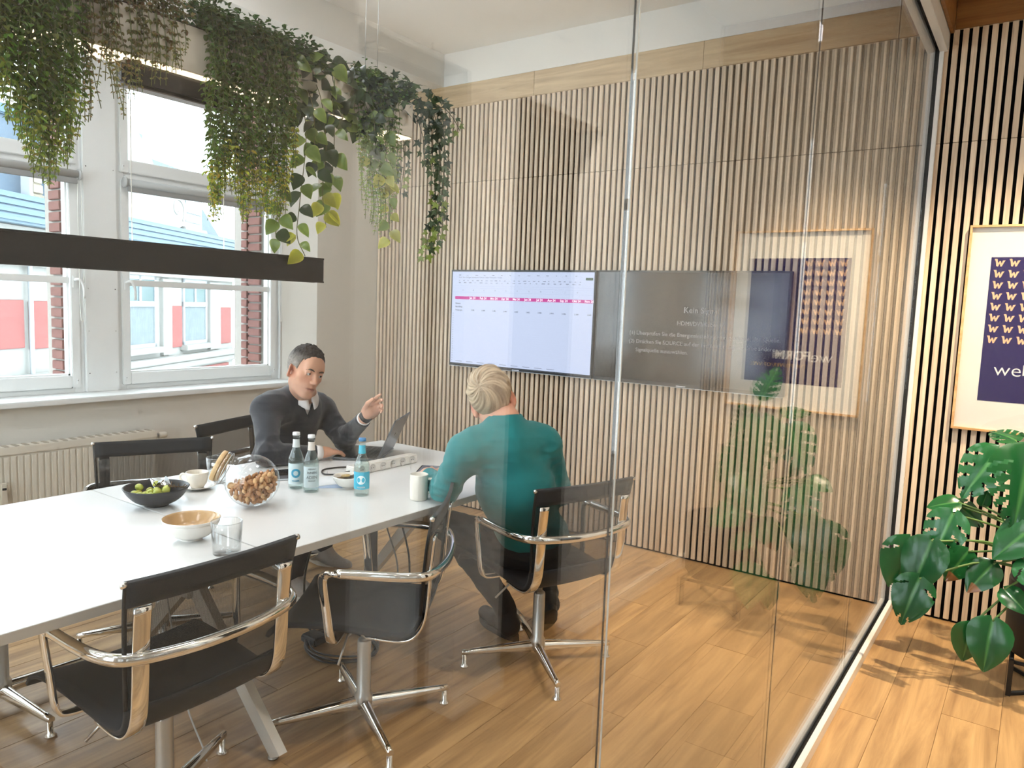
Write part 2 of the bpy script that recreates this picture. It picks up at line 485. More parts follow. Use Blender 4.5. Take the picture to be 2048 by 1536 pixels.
# ------------------------------------------------------------------ windows
m_blind = mat('blind_grey', (176, 178, 176), 0.4, var=0.03)
m_cord = mat('white_cord', (228, 228, 222), 0.5)
XF = -4.05
def make_window(n, y0, y1, handle_left=True, label=''):
    w = thing('window_%d' % n, label, None, (0, 0, 0)); w['kind'] = 'structure'
    z0, zt0, zt1, z1 = 0.918, 2.15, 2.27, 2.93
    fr = MB()
    t = 0.055
    fr.bbox(XF - 0.08, XF, y0, y0 + t, z0, z1, 0.003); fr.bbox(XF - 0.08, XF, y1 - t, y1, z0, z1, 0.003)
    fr.bbox(XF - 0.08, XF - .002, y0 + t, y1 - t, z0, z0 + 0.03, 0.003); fr.bbox(XF - 0.08, XF - .002, y0 + t, y1 - t, z1 - t, z1, 0.003)
    fr.bbox(XF - 0.08, XF - .002, y0 + t, y1 - t, 2.19, 2.245, 0.003)
    fr.build('frame', m_frame, w)
    def sash(a, b, zb, ztp, bar, sw=0.05):
        s = MB(); xo, xi = XF - 0.065, XF + 0.014
        s.bbox(xo, xi, a, a + sw, zb, ztp, 0.004); s.bbox(xo, xi, b - sw, b, zb, ztp, 0.004)
        s.bbox(xo, xi - .001, a + sw, b - sw, zb, zb + 0.072, 0.004); s.bbox(xo, xi - .001, a + sw, b - sw, ztp - 0.04, ztp, 0.004)
        so = s.build('sash', m_frame, w)
        # slim inner bead around the glass
        bd = MB(); a2, b2, c2, d2 = a + sw, b - sw, zb + 0.072, ztp - 0.04; q = 0.009
        for args in ((a2, a2 + q, c2, d2), (b2 - q, b2, c2, d2), (a2, b2, c2, c2 + q), (a2, b2, d2 - q, d2)):
            bd.box(XF - 0.055, XF - 0.012, args[0], args[1], args[2], args[3])
        bd.build('bead', m_frame, so)
        if bar:
            MB().bbox(XF - 0.05, XF - 0.002, a2, b2, 1.555, 1.592, 0.003).build('glazing_bar', m_frame, so)
            MB().box(XF - 0.042, XF - 0.036, a2, b2, c2, 1.556).build('pane', m_wpane, so)
            MB().box(XF - 0.042, XF - 0.036, a2, b2, 1.591, d2).build('pane', m_wpane, so)
        else:
            MB().box(XF - 0.042, XF - 0.036, a2, b2, c2, d2).build('pane', m_wpane, so)
        return so
    a, b = y0 + 0.027, y1 - 0.027
    s1 = sash(a, b, 0.948, 2.19, True)
    s2 = sash(a, b, 2.232, 2.89, False)
    # hinge caps with dark screw dots
    for yy in (a + 0.02, b - 0.02):
        for zz in (0.985, 2.262):
            q = MB().bbox(XF + 0.013, XF + 0.019, yy - 0.007, yy + 0.007, zz - 0.016, zz + 0.016, 0.002)
            q.build('hinge', m_frame, w)
            MB().bbox(XF + 0.0185, XF + 0.0205, yy - 0.002, yy + 0.002, zz + 0.004, zz + 0.008, 0.0005).build('screw', m_darkgap, w)
    # handle
    yh = a + 0.026 if handle_left else b - 0.026
    h = MB().bbox(XF + 0.014, XF + 0.022, yh - 0.014, yh + 0.014, 1.53, 1.60, 0.003)
    h.tube(ease([(XF + 0.02, yh, 1.575), (XF + 0.05, yh, 1.58), (XF + 0.058, yh + 0.012, 1.575), (XF + 0.058, yh + 0.03, 1.54), (XF + 0.056, yh + 0.034, 1.47)], 5), 0.0075, 10)
    h.build('handle', m_frame, s1)
    return w
w2 = make_window(1, -1.985, -0.805, True, 'white window beside the seated man')
w1 = make_window(2, -3.40, -2.178, False, 'white window at the left edge')
w3 = make_window(3, -5.28, -3.92, False, 'added white window further along the wall')  # unseen window added to let in more daylight
# plain windows added behind the camera for more daylight
def added_end_window(n, x0, x1, z0, z1, label):
    w = thing('window_%d' % n, label, None, (0, 0, 0)); w['kind'] = 'structure'
    f = MB(); y0, y1 = YN - 0.18, YN - 0.10
    f.bbox(x0, x0 + 0.07, y0, y1, z0, z1, 0.003).bbox(x1 - 0.07, x1, y0, y1, z0, z1, 0.003).bbox(x0 + .07, x1 - .07, y0, y1, z0, z0 + 0.07, 0.003).bbox(x0 + .07, x1 - .07, y0, y1, z1 - 0.07, z1, 0.003)
    f.bbox(x0 + 0.07, x1 - 0.07, y0 + .01, y1 - .01, 2.1, 2.16, 0.003)
    f.build('frame', m_frame, w)
    MB().box(x0 + 0.07, x1 - 0.07, YN - 0.145, YN - 0.139, z0 + 0.07, 2.1).build('pane', m_wpane, w)
    MB().box(x0 + 0.07, x1 - 0.07, YN - 0.145, YN - 0.139, 2.16, z1 - 0.07).build('pane', m_wpane, w)
added_end_window(4, -3.55, -2.15, 0.6, 2.95, 'left added window behind the camera'); added_end_window(5, -1.75, -0.35, 0.6, 2.95, 'right added window behind the camera')
# boxed post between the windows
pst = MB().bbox(XF - 0.10, XF + 0.022, -2.178, -1.985, 0.918, 2.93, 0.003)
po = tag(pst.build('trim_5', m_frame), 'white panel between the two windows', None, None, 'structure')
sc_ = MB()
for yy in (-2.160, -2.003):
    for zz in (1.05, 1.28, 1.53, 2.23, 2.6): sc_.lathe([(0.0035, 0), (0.003, 0.002)], 8, (0, 0, 0))
for k_, (yy, zz) in enumerate([(a_, b_) for a_ in (-2.160, -2.003) for b_ in (1.03, 1.28, 1.53, 2.23)]):
    MB().lathe([(0.0035, 0), (0.003, 0.0016)], 8).build('screw', m_steel if k_ % 3 else m_darkgap, po, (XF + 0.0225, yy, zz), (0, math.pi / 2, 0))
MB().bbox(XF - 0.08, XF + 0.02, -0.805, -0.795, 0.918, 2.93, 0.002).build('edge_strip', m_frame, po)
# roller blinds: cassette, rolled fabric, end brackets, bead cord
def blind(y0, y1, label, cord_y):
    b_ = thing('roller_blind', label, 'blind', (XF + 0.03, (y0 + y1) / 2, 2.16), 0, 'roller blinds under the transoms')
    h = (y1 - y0) / 2
    MB().bbox(-0.01, 0.008, -h + 0.01, h - 0.01, 0.022, 0.05, 0.004).build('cassette', m_frame, b_)
    rl = MB().tube([(0.018, -h + 0.012, 0.01), (0.018, h - 0.012, 0.01)], 0.024, 20).build('rolled_fabric', m_blind, b_)
    MB().bbox(0.026, 0.034, -h + 0.012, h - 0.012, -0.045, -0.012, 0.003).build('bottom_bar', mat('bar_grey', (150, 152, 152), 0.35), b_)
    for s in (-1, 1):
        MB().lathe([(0.031, 0), (0.031, 0.010), (0.026, 0.013)], 20).build('end_bracket', m_blind, b_, (0.018, s * h - (0.006 if s > 0 else -0.006), 0.01), (math.pi / 2 * (-s), 0, 0))
    c = MB()
    yy = cord_y - (y0 + y1) / 2
    pts = [(0.03, yy, 0.0), (0.031, yy, -0.62), (0.032, yy + 0.004, -0.80), (0.032, yy + 0.012, -0.815), (0.032, yy + 0.02, -0.80), (0.031, yy + 0.022, -0.62), (0.03, yy + 0.02, 0.0)]
    c.tube(ease(pts, 5), 0.0022, 6)
    c.build('bead_cord', m_cord, b_)
    return b_
blind(-1.95, -0.85, 'grey rolled-up roller blind on the window beside the man', -0.845)
blind(-3.36, -2.21, 'grey rolled-up roller blind on the left edge window', -2.225)

# radiator under the sill
m_rad = mat('radiator_white', (228, 222, 208), 0.4, var=0.02)
rd = thing('radiator', 'white flat panel radiator under the window sill', 'radiator', (-3.74, -1.905, 0.12))
RL = 1.75
MB().bbox(-0.085, -0.012, -RL, -0.004, 0.0, 0.575, 0.006).build('body', m_rad, rd)
fp = MB()
rows_t = []
n_ = 53
prof = []
for i in range(n_):
    y = -RL + 0.03 + i * (RL - 0.06) / (n_ - 1)
    fp.bbox(-0.012, -0.0075, y - 0.0125, y + 0.0125, 0.04, 0.525, 0.002)
fp.build('rib_panel', m_rad, rd)
MB().bbox(-0.012, -0.006, -RL, -0.004, 0.0, 0.04, 0.002).bbox(-0.012, -0.006, -RL, -0.004, 0.535, 0.575, 0.002).build('edge', m_rad, rd)
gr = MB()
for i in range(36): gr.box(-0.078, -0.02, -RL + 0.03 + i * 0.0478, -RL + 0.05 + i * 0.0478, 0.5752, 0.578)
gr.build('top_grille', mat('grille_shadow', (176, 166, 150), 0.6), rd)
vl = MB().tube([(-0.05, -0.004, 0.535), (-0.05, 0.03, 0.535)], 0.011, 12).build('valve', m_steel, rd)
MB().lathe([(0.017, 0), (0.019, 0.006), (0.019, 0.04), (0.016, 0.05), (0.012, 0.052)], 18).build('thermostat_head', m_rad, vl, (-0.05, 0.028, 0.535), (-math.pi / 2, 0, 0))
MB().tube([(-0.05, 0.012, 0.53), (-0.05, 0.012, 0.42), (-0.09, 0.012, 0.4)], 0.008, 10).build('pipe', m_rad, vl)
hm = thing('heat_meter', 'small white heat meter clipped onto the radiator', 'meter', (-3.742, -2.742, 0.40))
MB().bbox(0, 0.028, -0.018, 0.018, 0, 0.115, 0.006).build('case', mat('meter_white', (216, 208, 192), 0.5), hm)
MB().bbox(0.027, 0.0295, -0.010, 0.010, 0.082, 0.094, 0.001).build('display', m_darkgap, hm)
# ------------------------------------------------------------------ outside
m_mort = mat('mortar', (146, 140, 132), 0.9, var=0.08, scale=30)
m_brick = mat('red_brick', (112, 72, 63), 0.85, var=0.3, scale=20, bump=0.3, bscale=90)
bw = MB()
bw.box(-4.50, -4.175, -0.862, -0.60, 0.6, 3.1)
bw.box(-4.40, -4.175, -2.225, -1.95, 0.6, 3.1)
bwo = tag(bw.build('wall_outside', m_mort), 'brick piers outside the windows', None, None, 'structure')
CH = 0.0625
b1 = MB().bbox(-0.069, 0.069, -0.012, 0.012, -0.0255, 0.0255, 0.003).mesh('brick'); b1.materials.append(m_brick)
b2 = MB().bbox(-0.034, 0.034, -0.012, 0.012, -0.0255, 0.0255, 0.003).mesh('brick'); b2.materials.append(m_brick)
for k in range(39):
    z = 0.63 + k * CH
    place(b1, 'brick', None, bwo, (-4.244, -0.866, z))
    place(b2, 'brick', None, bwo, (-4.352, -0.874, z + CH * 0.4))
    place(b1, 'brick', None, bwo, (-4.246, -2.231, z))

m_stucco = mat('white_stucco', (148, 148, 143), 0.9, var=0.04, scale=0.8, bump=0.2, bscale=8)
m_red = mat('red_clinker', (136, 82, 78), 0.85, var=0.10, scale=2.5)
m_slate = mat('blue_slate', (74, 90, 104), 0.6, var=0.2, scale=3)
m_zinc = mat('zinc_flashing', (88, 112, 128), 0.45, var=0.08, scale=1)
m_tile = mat('clay_tile', (150, 92, 70), 0.8, var=0.2, scale=3)
m_owin = mat('outside_window_white', (156, 160, 162), 0.5)
m_curt = mat('curtain', (112, 122, 124), 0.8, var=0.25, scale=4)
m_opane = mat('outside_pane', (80, 100, 106), 0.12, var=0.2, scale=0.6, spec=0.8)
FA = Vector((-19.1317, 6.70983, 0))
bd_ = thing('townhouse', 'white and red townhouse with slate roof across the street', 'building', FA, 0)
# local X runs along the facade, local Y into the building
bd_.rotation_euler = (0, 0, math.atan2(0.84117848, -0.54075759))
# local x = d ; local y = rot90(d) = (-0.841,-0.541) -> into the building
def fbox(name, s0, s1, y0, y1, z0, z1, m, par=None, bev=0.01): return MB().bbox(s0, s1, y0, y1, z0, z1, bev).build(name, m, par or bd_)
fbox('wall', -9.0, 5.05, 0.0, 4.0, -7.5, 2.75, m_stucco)
fbox('side_wall', 5.05, 5.35, 0.35, 4.0, -7.5, 2.75, m_stucco)
def fwin(s0, s1, z0, z1, zt, mull=True):
    f = MB()
    t = 0.10
    f.box(s0, s0 + t, -0.05, 0.06, z0, z1).box(s1 - t, s1, -0.05, 0.06, z0, z1).box(s0, s1, -0.05, 0.06, z0, z0 + t).box(s0, s1, -0.05, 0.06, z1 - t, z1).box(s0, s1, -0.06, 0.06, zt, zt + 0.14)
    if mull: f.box((s0 + s1) / 2 - 0.05, (s0 + s1) / 2 + 0.05, -0.05, 0.06, zt, z1)
    w = f.build('window', m_owin, bd_)
    c = MB()
    rows = [[], []]
    nn = 40
    for i in range(nn + 1):
        s = s0 + t + (s1 - s0 - 2 * t) * i / nn
        y = -0.012 - 0.008 * (1 + math.sin(i * 1.9))
        rows[0].append((s, y, z0 + t)); rows[1].append((s, y, zt))
    c.grid(rows); c.build('curtain', m_curt, w)
    MB().box(s0 + t, s1 - t, -0.028, -0.024, zt + 0.1, z1 - t).build('pane', m_opane, w)
    MB().bbox(s0 - 0.12, s1 + 0.12, -0.22, 0.02, z0 - 0.16, z0 - 0.0, 0.02).build('sill', m_stucco, w)
    return w
fwin(-1.60, 0.0, 0.06, 1.95, 1.14); fwin(1.50, 3.04, 0.03, 1.95, 1.14)
for a, b, z0, z1 in ((0.81, 1.43, -0.02, 1.16), (4.0, 4.8, -0.06, 1.12), (-2.55, -1.75, -0.02, 1.16), (-5.0, -4.0, 0.26, 1.25), (-6.6, -5.18, 0.30, 1.27)):
    fbox('red_panel', a, b, -0.05, 0.02, z0, z1, m_red)
for a, b in ((0.25, 0.75), (3.15, 3.9), (-3.9, -2.7)): fbox('pilaster', a, b, -0.10, 0.02, -0.2, 1.9, m_stucco)
fbox('lintel_band', -9, 5.1, -0.14, 0.02, 1.95, 2.15, m_stucco); fbox('ledge', -9.0, 5.0, -0.34, 0.02, -0.40, -0.24, m_stucco, None, 0.03)
fbox('lower_band', -9.0, 5.0, -0.2, 0.02, -0.62, -0.42, m_stucco, None, 0.03)
fbox('red_strip', 1.2, 4.6, -0.06, 0.02, -0.80, -0.70, m_red)
MB().tube([(-5.08, -0.12, -4), (-5.08, -0.12, 2.6)], 0.05, 10).build('downpipe', m_owin, bd_)
MB().tube([(5.25, 0.2, -4), (5.25, 0.2, 2.3), (5.0, -0.1, 2.7)], 0.07, 10).build('downpipe', m_zinc, bd_)
cn = MB()
cn.bbox(-9.1, 5.2, -0.35, 0.3, 2.42, 2.75, 0.05)
cn.build('cornice', m_stucco, bd_)
zn = MB()
for i in range(4): zn.bbox(-9.2, 5.35 - 0.08 * i, -0.62 + 0.14 * i, 0.3, 2.72 + 0.16 * i, 2.88 + 0.16 * i, 0.05)
zn.build('gutter', m_zinc, bd_)
# steep slate roof with dormer
rf = MB()
rf.grid([[(-9, 0.1, 3.3), (4.4, 0.1, 3.3)], [(-9, 1.0, 5.2), (3.6, 1.0, 5.2)], [(-9, 1.9, 5.35), (3.4, 1.9, 5.35)]], smooth=False)
rf.add([(4.4, 0.1, 3.3), (4.4, 3.5, 3.3), (3.6, 1.0, 5.2)], [(0, 1, 2)])
rf.build('roof', m_slate, bd_)
fbox('ridge', -9, 3.65, 0.9, 1.3, 5.12, 5.34, m_zinc, None, 0.03)
for i in range(9):
    s = 0.9 + i * 0.21
    MB().tube([(s, 0.62, 4.62), (s + 0.02, 0.97, 5.14)], 0.10, 8).build('roof_tile', m_tile, bd_)
dm = fbox('dormer', 1.55, 2.78, -0.02, 1.0, 3.42, 4.32, m_owin)
MB().box(1.68, 2.64, -0.05, -0.03, 3.6, 4.2).build('pane', m_opane, dm)
MB().box(1.68, 2.64, -0.08, -0.04, 3.86, 3.92).build('bar', m_owin, dm)
MB().bbox(1.45, 2.86, -0.15, 0.1, 3.34, 3.44, 0.02).build('sill', m_stucco, dm)
# curved gable with a volute
def gable(pts, y0, y1, m):
    g = MB(); n = len(pts)
    g.add([(s, y0, z) for s, z in pts] + [(s, y1, z) for s, z in pts], [tuple(range(n)), tuple(range(n, 2 * n))[::-1]] + [(i, (i + 1) % n, (i + 1) % n + n, i + n) for i in range(n)])
    return g.build('gable', m, bd_)
pr = [(-4.0, 3.1), (1.15, 3.35)]
for k in range(9):
    a = -1.0 + k * 0.42; pr.append((1.05 + 0.55 * math.cos(a), 3.86 + 0.50 * math.sin(a)))
pr += [(0.55, 4.40), (0.1, 4.62), (-0.2, 4.86), (-0.48, 5.15), (-0.9, 5.48), (-1.34, 5.86), (-1.55, 6.2), (-2.2, 6.6), (-2.9, 6.4), (-3.2, 5.9), (-3.6, 5.2), (-3.95, 4.4)]
gb = gable(pr, -0.12, 0.25, m_stucco)
vo = MB()
sp = [(1.05 + (0.42 - 0.028 * k) * math.cos(0.5 * k - 0.8), -0.13, 3.86 + (0.40 - 0.026 * k) * math.sin(0.5 * k - 0.8)) for k in range(14)]
vo.tube(ease(sp, 3), 0.022, 6).build('volute', m_stucco, gb)
fbox('chimney', 1.25, 1.72, 1.0, 1.5, 5.2, 5.72, m_stucco)
fbox('chimney_pot', 1.40, 1.58, 1.15, 1.35, 5.72, 6.0, m_zinc)
tl = MB()
for i in range(5):
    MB().bbox(-4.75 + 0.02 * i, -4.35 - 0.03 * i, 0.02, 0.12, 3.25 + 0.2 * i, 3.47 + 0.2 * i, 0.03).build('roof_tile', mat('pale_tile', (140, 132, 116), 0.8), bd_)
fbox('roof_post', -4.98, -4.88, -0.1, 0.1, 3.2, 4.6, m_owin)
# street far below
tag(MB().box(-60, -4.6, -40, 60, -8.0, -7.5).build('street', mat('asphalt', (150, 150, 148), 0.9)), 'grey street below the windows', None, None, 'structure')
# a bush of trees beyond the house end
tr_ = thing('street_tree', 'pale green tree beyond the end of the townhouse', 'tree', (-21.5, 17.0, -7.5))
MB().tube([(0, 0, 0), (0.1, 0, 4), (0, 0.2, 8)], [0.25, 0.2, 0.1], 10).build('trunk', mat('bark', (96, 80, 64), 0.9), tr_)
lf = MB(); rr = random.Random(3)
for i in range(1500):
    a, b, c = rr.uniform(0, 6.28), rr.uniform(-1, 1), rr.uniform(0.3, 1) ** 0.5
    q = Vector((math.cos(a) * math.sqrt(1 - b * b) * 2.6 * c, math.sin(a) * math.sqrt(1 - b * b) * 2.6 * c, 8.2 + b * 2.8 * c))
    u = Vector((rr.uniform(-1, 1), rr.uniform(-1, 1), rr.uniform(-1, 1))).normalized() * 0.16; v = u.orthogonal().normalized() * 0.10
    lf.quad(q - u, q - v, q + u, q + v)
fo = lf.build('foliage', mat('tree_leaf', (150, 170, 110), 0.7, var=0.3, scale=1), tr_); fo['kind'] = 'stuff'
# ------------------------------------------------------------------ lamps, planter, screens, poster
m_ledwarm = emitter('warm_led', (255, 232, 190), 1.6)
m_ledpend = emitter('pendant_led', (255, 244, 226), 4.0)
m_ledfill = emitter('fill_led', (250, 250, 255), 12.0)
m_planter = mat('planter_beige', (214, 206, 190), 0.55, var=0.02)
XP = -1.818
pl = thing('hanging_planter', 'long beige planter box with glowing underside hung above the table', 'planter', (XP, -2.914, 2.225))
MB().bbox(-0.058, 0.058, -1.057, 1.057, 0.006, 0.150, 0.003).build('trough', m_planter, pl)
MB().bbox(-0.054, 0.054, -1.05, 1.05, 0.0, 0.006, 0.001).build('light_strip', m_ledwarm, pl)
MB().box(-0.05, 0.05, -1.05, 1.05, 0.1505, 0.156).build('soil', mat('soil', (52, 40, 30), 0.95, var=0.3, scale=60), pl)
for yy in (-0.93, -0.03, 0.86):
    for xx in (-0.036, 0.036):
        MB().tube([(xx, yy, 0.15), (xx, yy, 1.104)], 0.0011, 6).build('wire', m_steel, pl)
pd = thing('pendant_lamp', 'black linear pendant lamp hung below the planter', 'lamp', (XP, -2.912, 1.582))
MB().bbox(-0.03, 0.03, -0.595, 0.595, 0.006, 0.092, 0.003).build('housing', m_black, pd)
MB().box(-0.024, 0.024, -0.588, 0.588, 0.0052, 0.0062).build('lower_diffuser', m_ledpend, pd)
MB().box(-0.024, 0.024, -0.588, 0.588, 0.0918, 0.0926).build('added_uplight', m_ledpend, pd)  # glow added on top, out of view, to light the ceiling
for xx in (-0.028, 0.028): MB().box(xx - 0.002, xx + 0.002, -0.595, 0.595, 0.0905, 0.0975).box(xx - 0.002, xx + 0.002, -0.595, 0.595, 0.0015, 0.0075).build('rim', m_black, pd)
cb = MB().bbox(-0.026, 0.03, -0.19, 0.19, 0.568, 0.643, 0.012).build('canopy', mat('canopy_black', (30, 24, 21), 0.4, var=0.05), pd)
MB().bbox(-0.022, 0.026, -0.175, 0.175, 0.5655, 0.5695, 0.001).build('canopy_rim', mat('canopy_grey', (120, 112, 108), 0.4), cb)
for yy in (-0.155, 0.17):
    MB().tube([(0, yy, 0.094), (0, yy, 0.568)], 0.0013, 6).build('wire', m_cord, pd)

# recessed lights: added panels in the room, downlights in the corridor
def fill_panel(x, y, z, s, label, m, cat='added ceiling light'):  # unseen panels added to brighten the room
    t = thing('added_ceiling_light', label, cat, (x, y, z), 0, 'added square ceiling lights of the meeting room')
    f = MB(); q = s + 0.02
    f.bbox(-q, q, -q, -s, -0.012, 0, 0.002).bbox(-q, q, s, q, -0.012, 0, 0.002).bbox(-q, -s, -s, s, -0.012, 0, 0.002).bbox(s, q, -s, s, -0.012, 0, 0.002)
    f.build('frame', m_rail, t)
    MB().box(-s, s, -s, s, -0.006, -0.001).build('diffuser', m, t)
n_ = 0
for xx, nx in ((-2.75, 'window'), (-0.95, 'glass wall')):
    for yy, ny in ((-2.3, 'far'), (-3.7, 'middle'), (-5.1, 'near')):
        fill_panel(xx, yy, ZC, 0.22, '%s added square ceiling light on the %s side' % (ny, nx), m_ledfill)
def downlight(x, y, label, energy, blend=0.6, size=1.9, tilt=(0, 0), rgb=(1.0, 0.80, 0.54)):
    t = thing('downlight', label, 'downlight', (x, y, 3.16), 0, 'round corridor downlights')
    MB().lathe([(0.048, -0.006), (0.058, -0.005), (0.058, 0.0), (0.048, 0.0)], 24, cap=False).build('ring', m_rail, t)
    MB().lathe([(0.0001, -0.001), (0.046, -0.001)], 24, cap=False).build('lens', emitter('downlight_lens', (255, 226, 180), 20.0), t)
    L = bpy.data.lights.new('downlight_beam', 'SPOT'); L.energy = energy; L.color = rgb
    L.spot_size = size; L.spot_blend = blend; L.shadow_soft_size = 0.03
    o = bpy.data.objects.new('downlight_beam', L); COL.objects.link(o); o.parent = t; o.location = (0, 0, -0.02)
    o.rotation_euler = (tilt[0], tilt[1], 0)
downlight(0.80, -0.78, 'downlight nearest the poster', 290, 0.9, 1.2, (0.12, 0.26))
downlight(0.62, -2.10, 'added wall-washing downlight in the middle of the corridor', 150, 1.0, 2.7, (0.0, -0.30), (1.0, 0.90, 0.78))  # added and tilted to brighten the wall mirrored in the glass
downlight(0.60, -3.35, 'downlight above the glass joint', 25, 0.6, 1.4)
downlight(0.60, -4.75, 'downlight at the near end of the corridor', 18, 0.6, 1.4)

# two wall screens
m_bez = mat('screen_bezel', (20, 21, 23), 0.3, var=0.05)
def tv(x0, x1, z0, z1, name, label):
    t = thing(name, label, 'screen', ((x0 + x1) / 2, -0.012, (z0 + z1) / 2))
    hw, hh = (x1 - x0) / 2, (z1 - z0) / 2
    MB().bbox(-hw, hw, -0.038, 0.0, -hh, hh, 0.003).build('housing', m_bez, t)
    MB().bbox(-hw * 0.6, hw * 0.6, 0.0, 0.0115, -hh * 0.5, hh * 0.5, 0.002).build('wall_mount', m_black, t)
    MB().box(-0.03, 0.03, -0.0388, -0.0380, -hh + 0.004, -hh + 0.010).build('maker_mark', mat('mark_white', (220, 222, 226), 0.4), t)
    MB().bbox(-hw, hw, -0.039, -0.03, -hh - 0.003, -hh, 0.001).build('lower_trim', m_steel, t)
    return t, hw, hh
t1, hw, hh = tv(-3.036, -1.824, 1.068, 1.770, 'wall_screen', 'lit wall screen showing a spreadsheet')
RX = (math.pi / 2, 0, 0)
m_scr = emitter('screen_lavender', (204, 216, 246), 0.72)
sx0, sx1, sz0, sz1 = -hw + 0.014, hw - 0.012, -hh + 0.022, hh - 0.014
scr = MB().box(sx0, sx1, -0.0395, -0.0380, sz0, sz1).build('display', m_scr, t1)
def flat(name, a, b, z0, z1, m, par, y=-0.0402): return MB().box(a, b, y, y + 0.0006, z0, z1).build(name, m, par)
m_mag = emitter('sheet_magenta', (196, 36, 142), 0.8)
m_ui = emitter('sheet_grey', (150, 160, 186), 0.6)
m_uil = emitter('sheet_line', (176, 190, 226), 0.75)
m_tw = emitter('sheet_white', (250, 236, 250), 0.95)
m_td = emitter('sheet_dark', (70, 84, 104), 0.5)
m_grn = emitter('sheet_green', (24, 92, 66), 0.5)
hd = sz1 - 0.178
flat('header_bar', sx0 + 0.03, sx1 - 0.004, hd - 0.022, hd, m_mag, scr)
mon = ['Jan 24', 'Feb 24', 'Mrz 24', 'Apr 24', 'Mai 24', 'Jun 24', 'Jul 24', 'Aug 24', 'Sep 24', 'Okt 24', 'Nov 24']
for i, mm in enumerate(mon):
    xx = sx0 + 0.192 + i * 0.0965
    text_mesh('month', mm, 0.022, m_tw, scr, (xx, -0.0408, hd - 0.011), RX, bold=0.0004)
    text_mesh('figure', '2.%d00' % (i % 9 + 1), 0.014, m_td, scr, (xx + 0.004, -0.0404, hd - 0.098), RX)
    text_mesh('column_letter', 'ABCDEFGHIJK'[i], 0.014, m_ui, scr, (xx - 0.09, -0.0404, hd + 0.045), RX)
for i, s in enumerate(('Umsatz', 'Bestellung', 'Monat ges.')):
    text_mesh('row_name', s, 0.016, m_td, scr, (sx0 + 0.034, -0.0404, hd - 0.052 - i * 0.024), RX, align='LEFT')
for i in range(24): flat('row_number', sx0 + 0.012, sx0 + 0.018, hd - 0.128 - i * 0.0172, hd - 0.123 - i * 0.0172, m_ui, scr)
for zz in (0.030, 0.060, 0.075): flat('ribbon_line', sx0, sx1, hd + zz, hd + zz + 0.0012, m_uil, scr)
rq = random.Random(5)
for row, (zz, n) in enumerate(((0.096, 22), (0.112, 26), (0.150, 14))):
    for i in range(n):
        xx = sx0 + 0.06 + i * (1.06 / n)
        flat('ribbon_icon', xx, xx + rq.uniform(0.008, 0.026), hd + zz, hd + zz + rq.uniform(0.003, 0.006), m_ui, scr)
text_mesh('ribbon_tabs', 'Datei  Start  Einfügen  Seitenlayout  Formeln  Daten  Überprüfen  Ansicht', 0.013, m_ui, scr, (sx0 + 0.06, -0.0404, hd + 0.137), RX, align='LEFT')
flat('share_button', sx1 - 0.062, sx1 - 0.008, hd + 0.126, hd + 0.142, m_grn, scr)
for i in range(9): flat('sheet_tab', sx0 + 0.05 + i * 0.10, sx0 + 0.11 + i * 0.10, sz0 + 0.012, sz0 + 0.016, m_ui, scr)
for i in range(26): flat('grid_line', sx0 + 0.02, sx1, hd - 0.128 - i * 0.0152, hd - 0.1276 - i * 0.0152, m_uil, scr)

t2, hw, hh = tv(-1.812, -0.600, 1.068, 1.770, 'wall_screen', 'dark wall screen with a no signal message')
scr2 = MB().box(-hw + 0.012, hw - 0.012, -0.0395, -0.038, -hh + 0.022, hh - 0.012).build('display', mat('dark_screen', (22, 23, 25), 0.12, spec=0.6, var=0.02), t2)
m_msg = emitter('message_grey', (170, 172, 176), 0.45)
text_mesh('message', 'Kein Signal', 0.050, m_msg, scr2, (0.10, -0.0402, 0.115), RX)
text_mesh('message', 'HDMI/DVI/Kabel 11', 0.036, m_msg, scr2, (0.10, -0.0402, 0.035), RX)
for i, s in enumerate(('(1) Überprüfen Sie die Energieeinstellung und das Kabel der Quelle.', '(2) Drücken Sie SOURCE auf der Fernbedienung, um eine andere', '     Signalquelle auszuwählen.')):
    text_mesh('message', s, 0.034, m_msg, scr2, (-0.36, -0.0402, -0.035 - i * 0.052), RX, align='LEFT')

# poster
ps = thing('framed_poster', 'framed navy poster with copper marks on the slats', 'poster', (0.579, -0.001, 1.496))
m_ofr = wood('poster_oak', (196, 150, 100), (226, 186, 136), 'X', rough=0.4, stretch=0.1, scale=30)
hw, hh = 0.361, 0.499
f = MB().bbox(-hw, hw, -0.026, 0, hh - 0.011, hh, 0.001).bbox(-hw, hw, -0.026, 0, -hh, -hh + 0.011, 0.001).bbox(-hw, -hw + 0.011, -0.026, 0, -hh + .011, hh - .011, 0.001).bbox(hw - 0.011, hw, -0.026, 0, -hh + .011, hh - .011, 0.001)
f.build('frame', m_ofr, ps)
MB().box(-hw + 0.01, hw - 0.01, -0.010, -0.004, -hh + 0.01, hh - 0.01).build('mount', mat('mount_white', (244, 240, 230), 0.7), ps)
pr_ = MB().box(0.318 - 0.579, 0.846 - 0.579, -0.0112, -0.0101, 1.148 - 1.496, 1.842 - 1.496).build('print', mat('navy_print', (44, 34, 92), 0.35, var=0.05), ps)
m_cop = mat('copper_ink', (240, 190, 150), 0.45, var=0.08, scale=40)
wp = [(-0.5, 0.38), (-0.22, 0.42), (-0.13, -0.05), (0.02, 0.22), (0.13, 0.20), (0.2, -0.08), (0.32, 0.30), (0.58, 0.36), (0.44, 0.10), (0.26, -0.36), (0.12, -0.42), (0.04, -0.06), (-0.12, -0.44), (-0.28, -0.40), (-0.36, 0.12)]
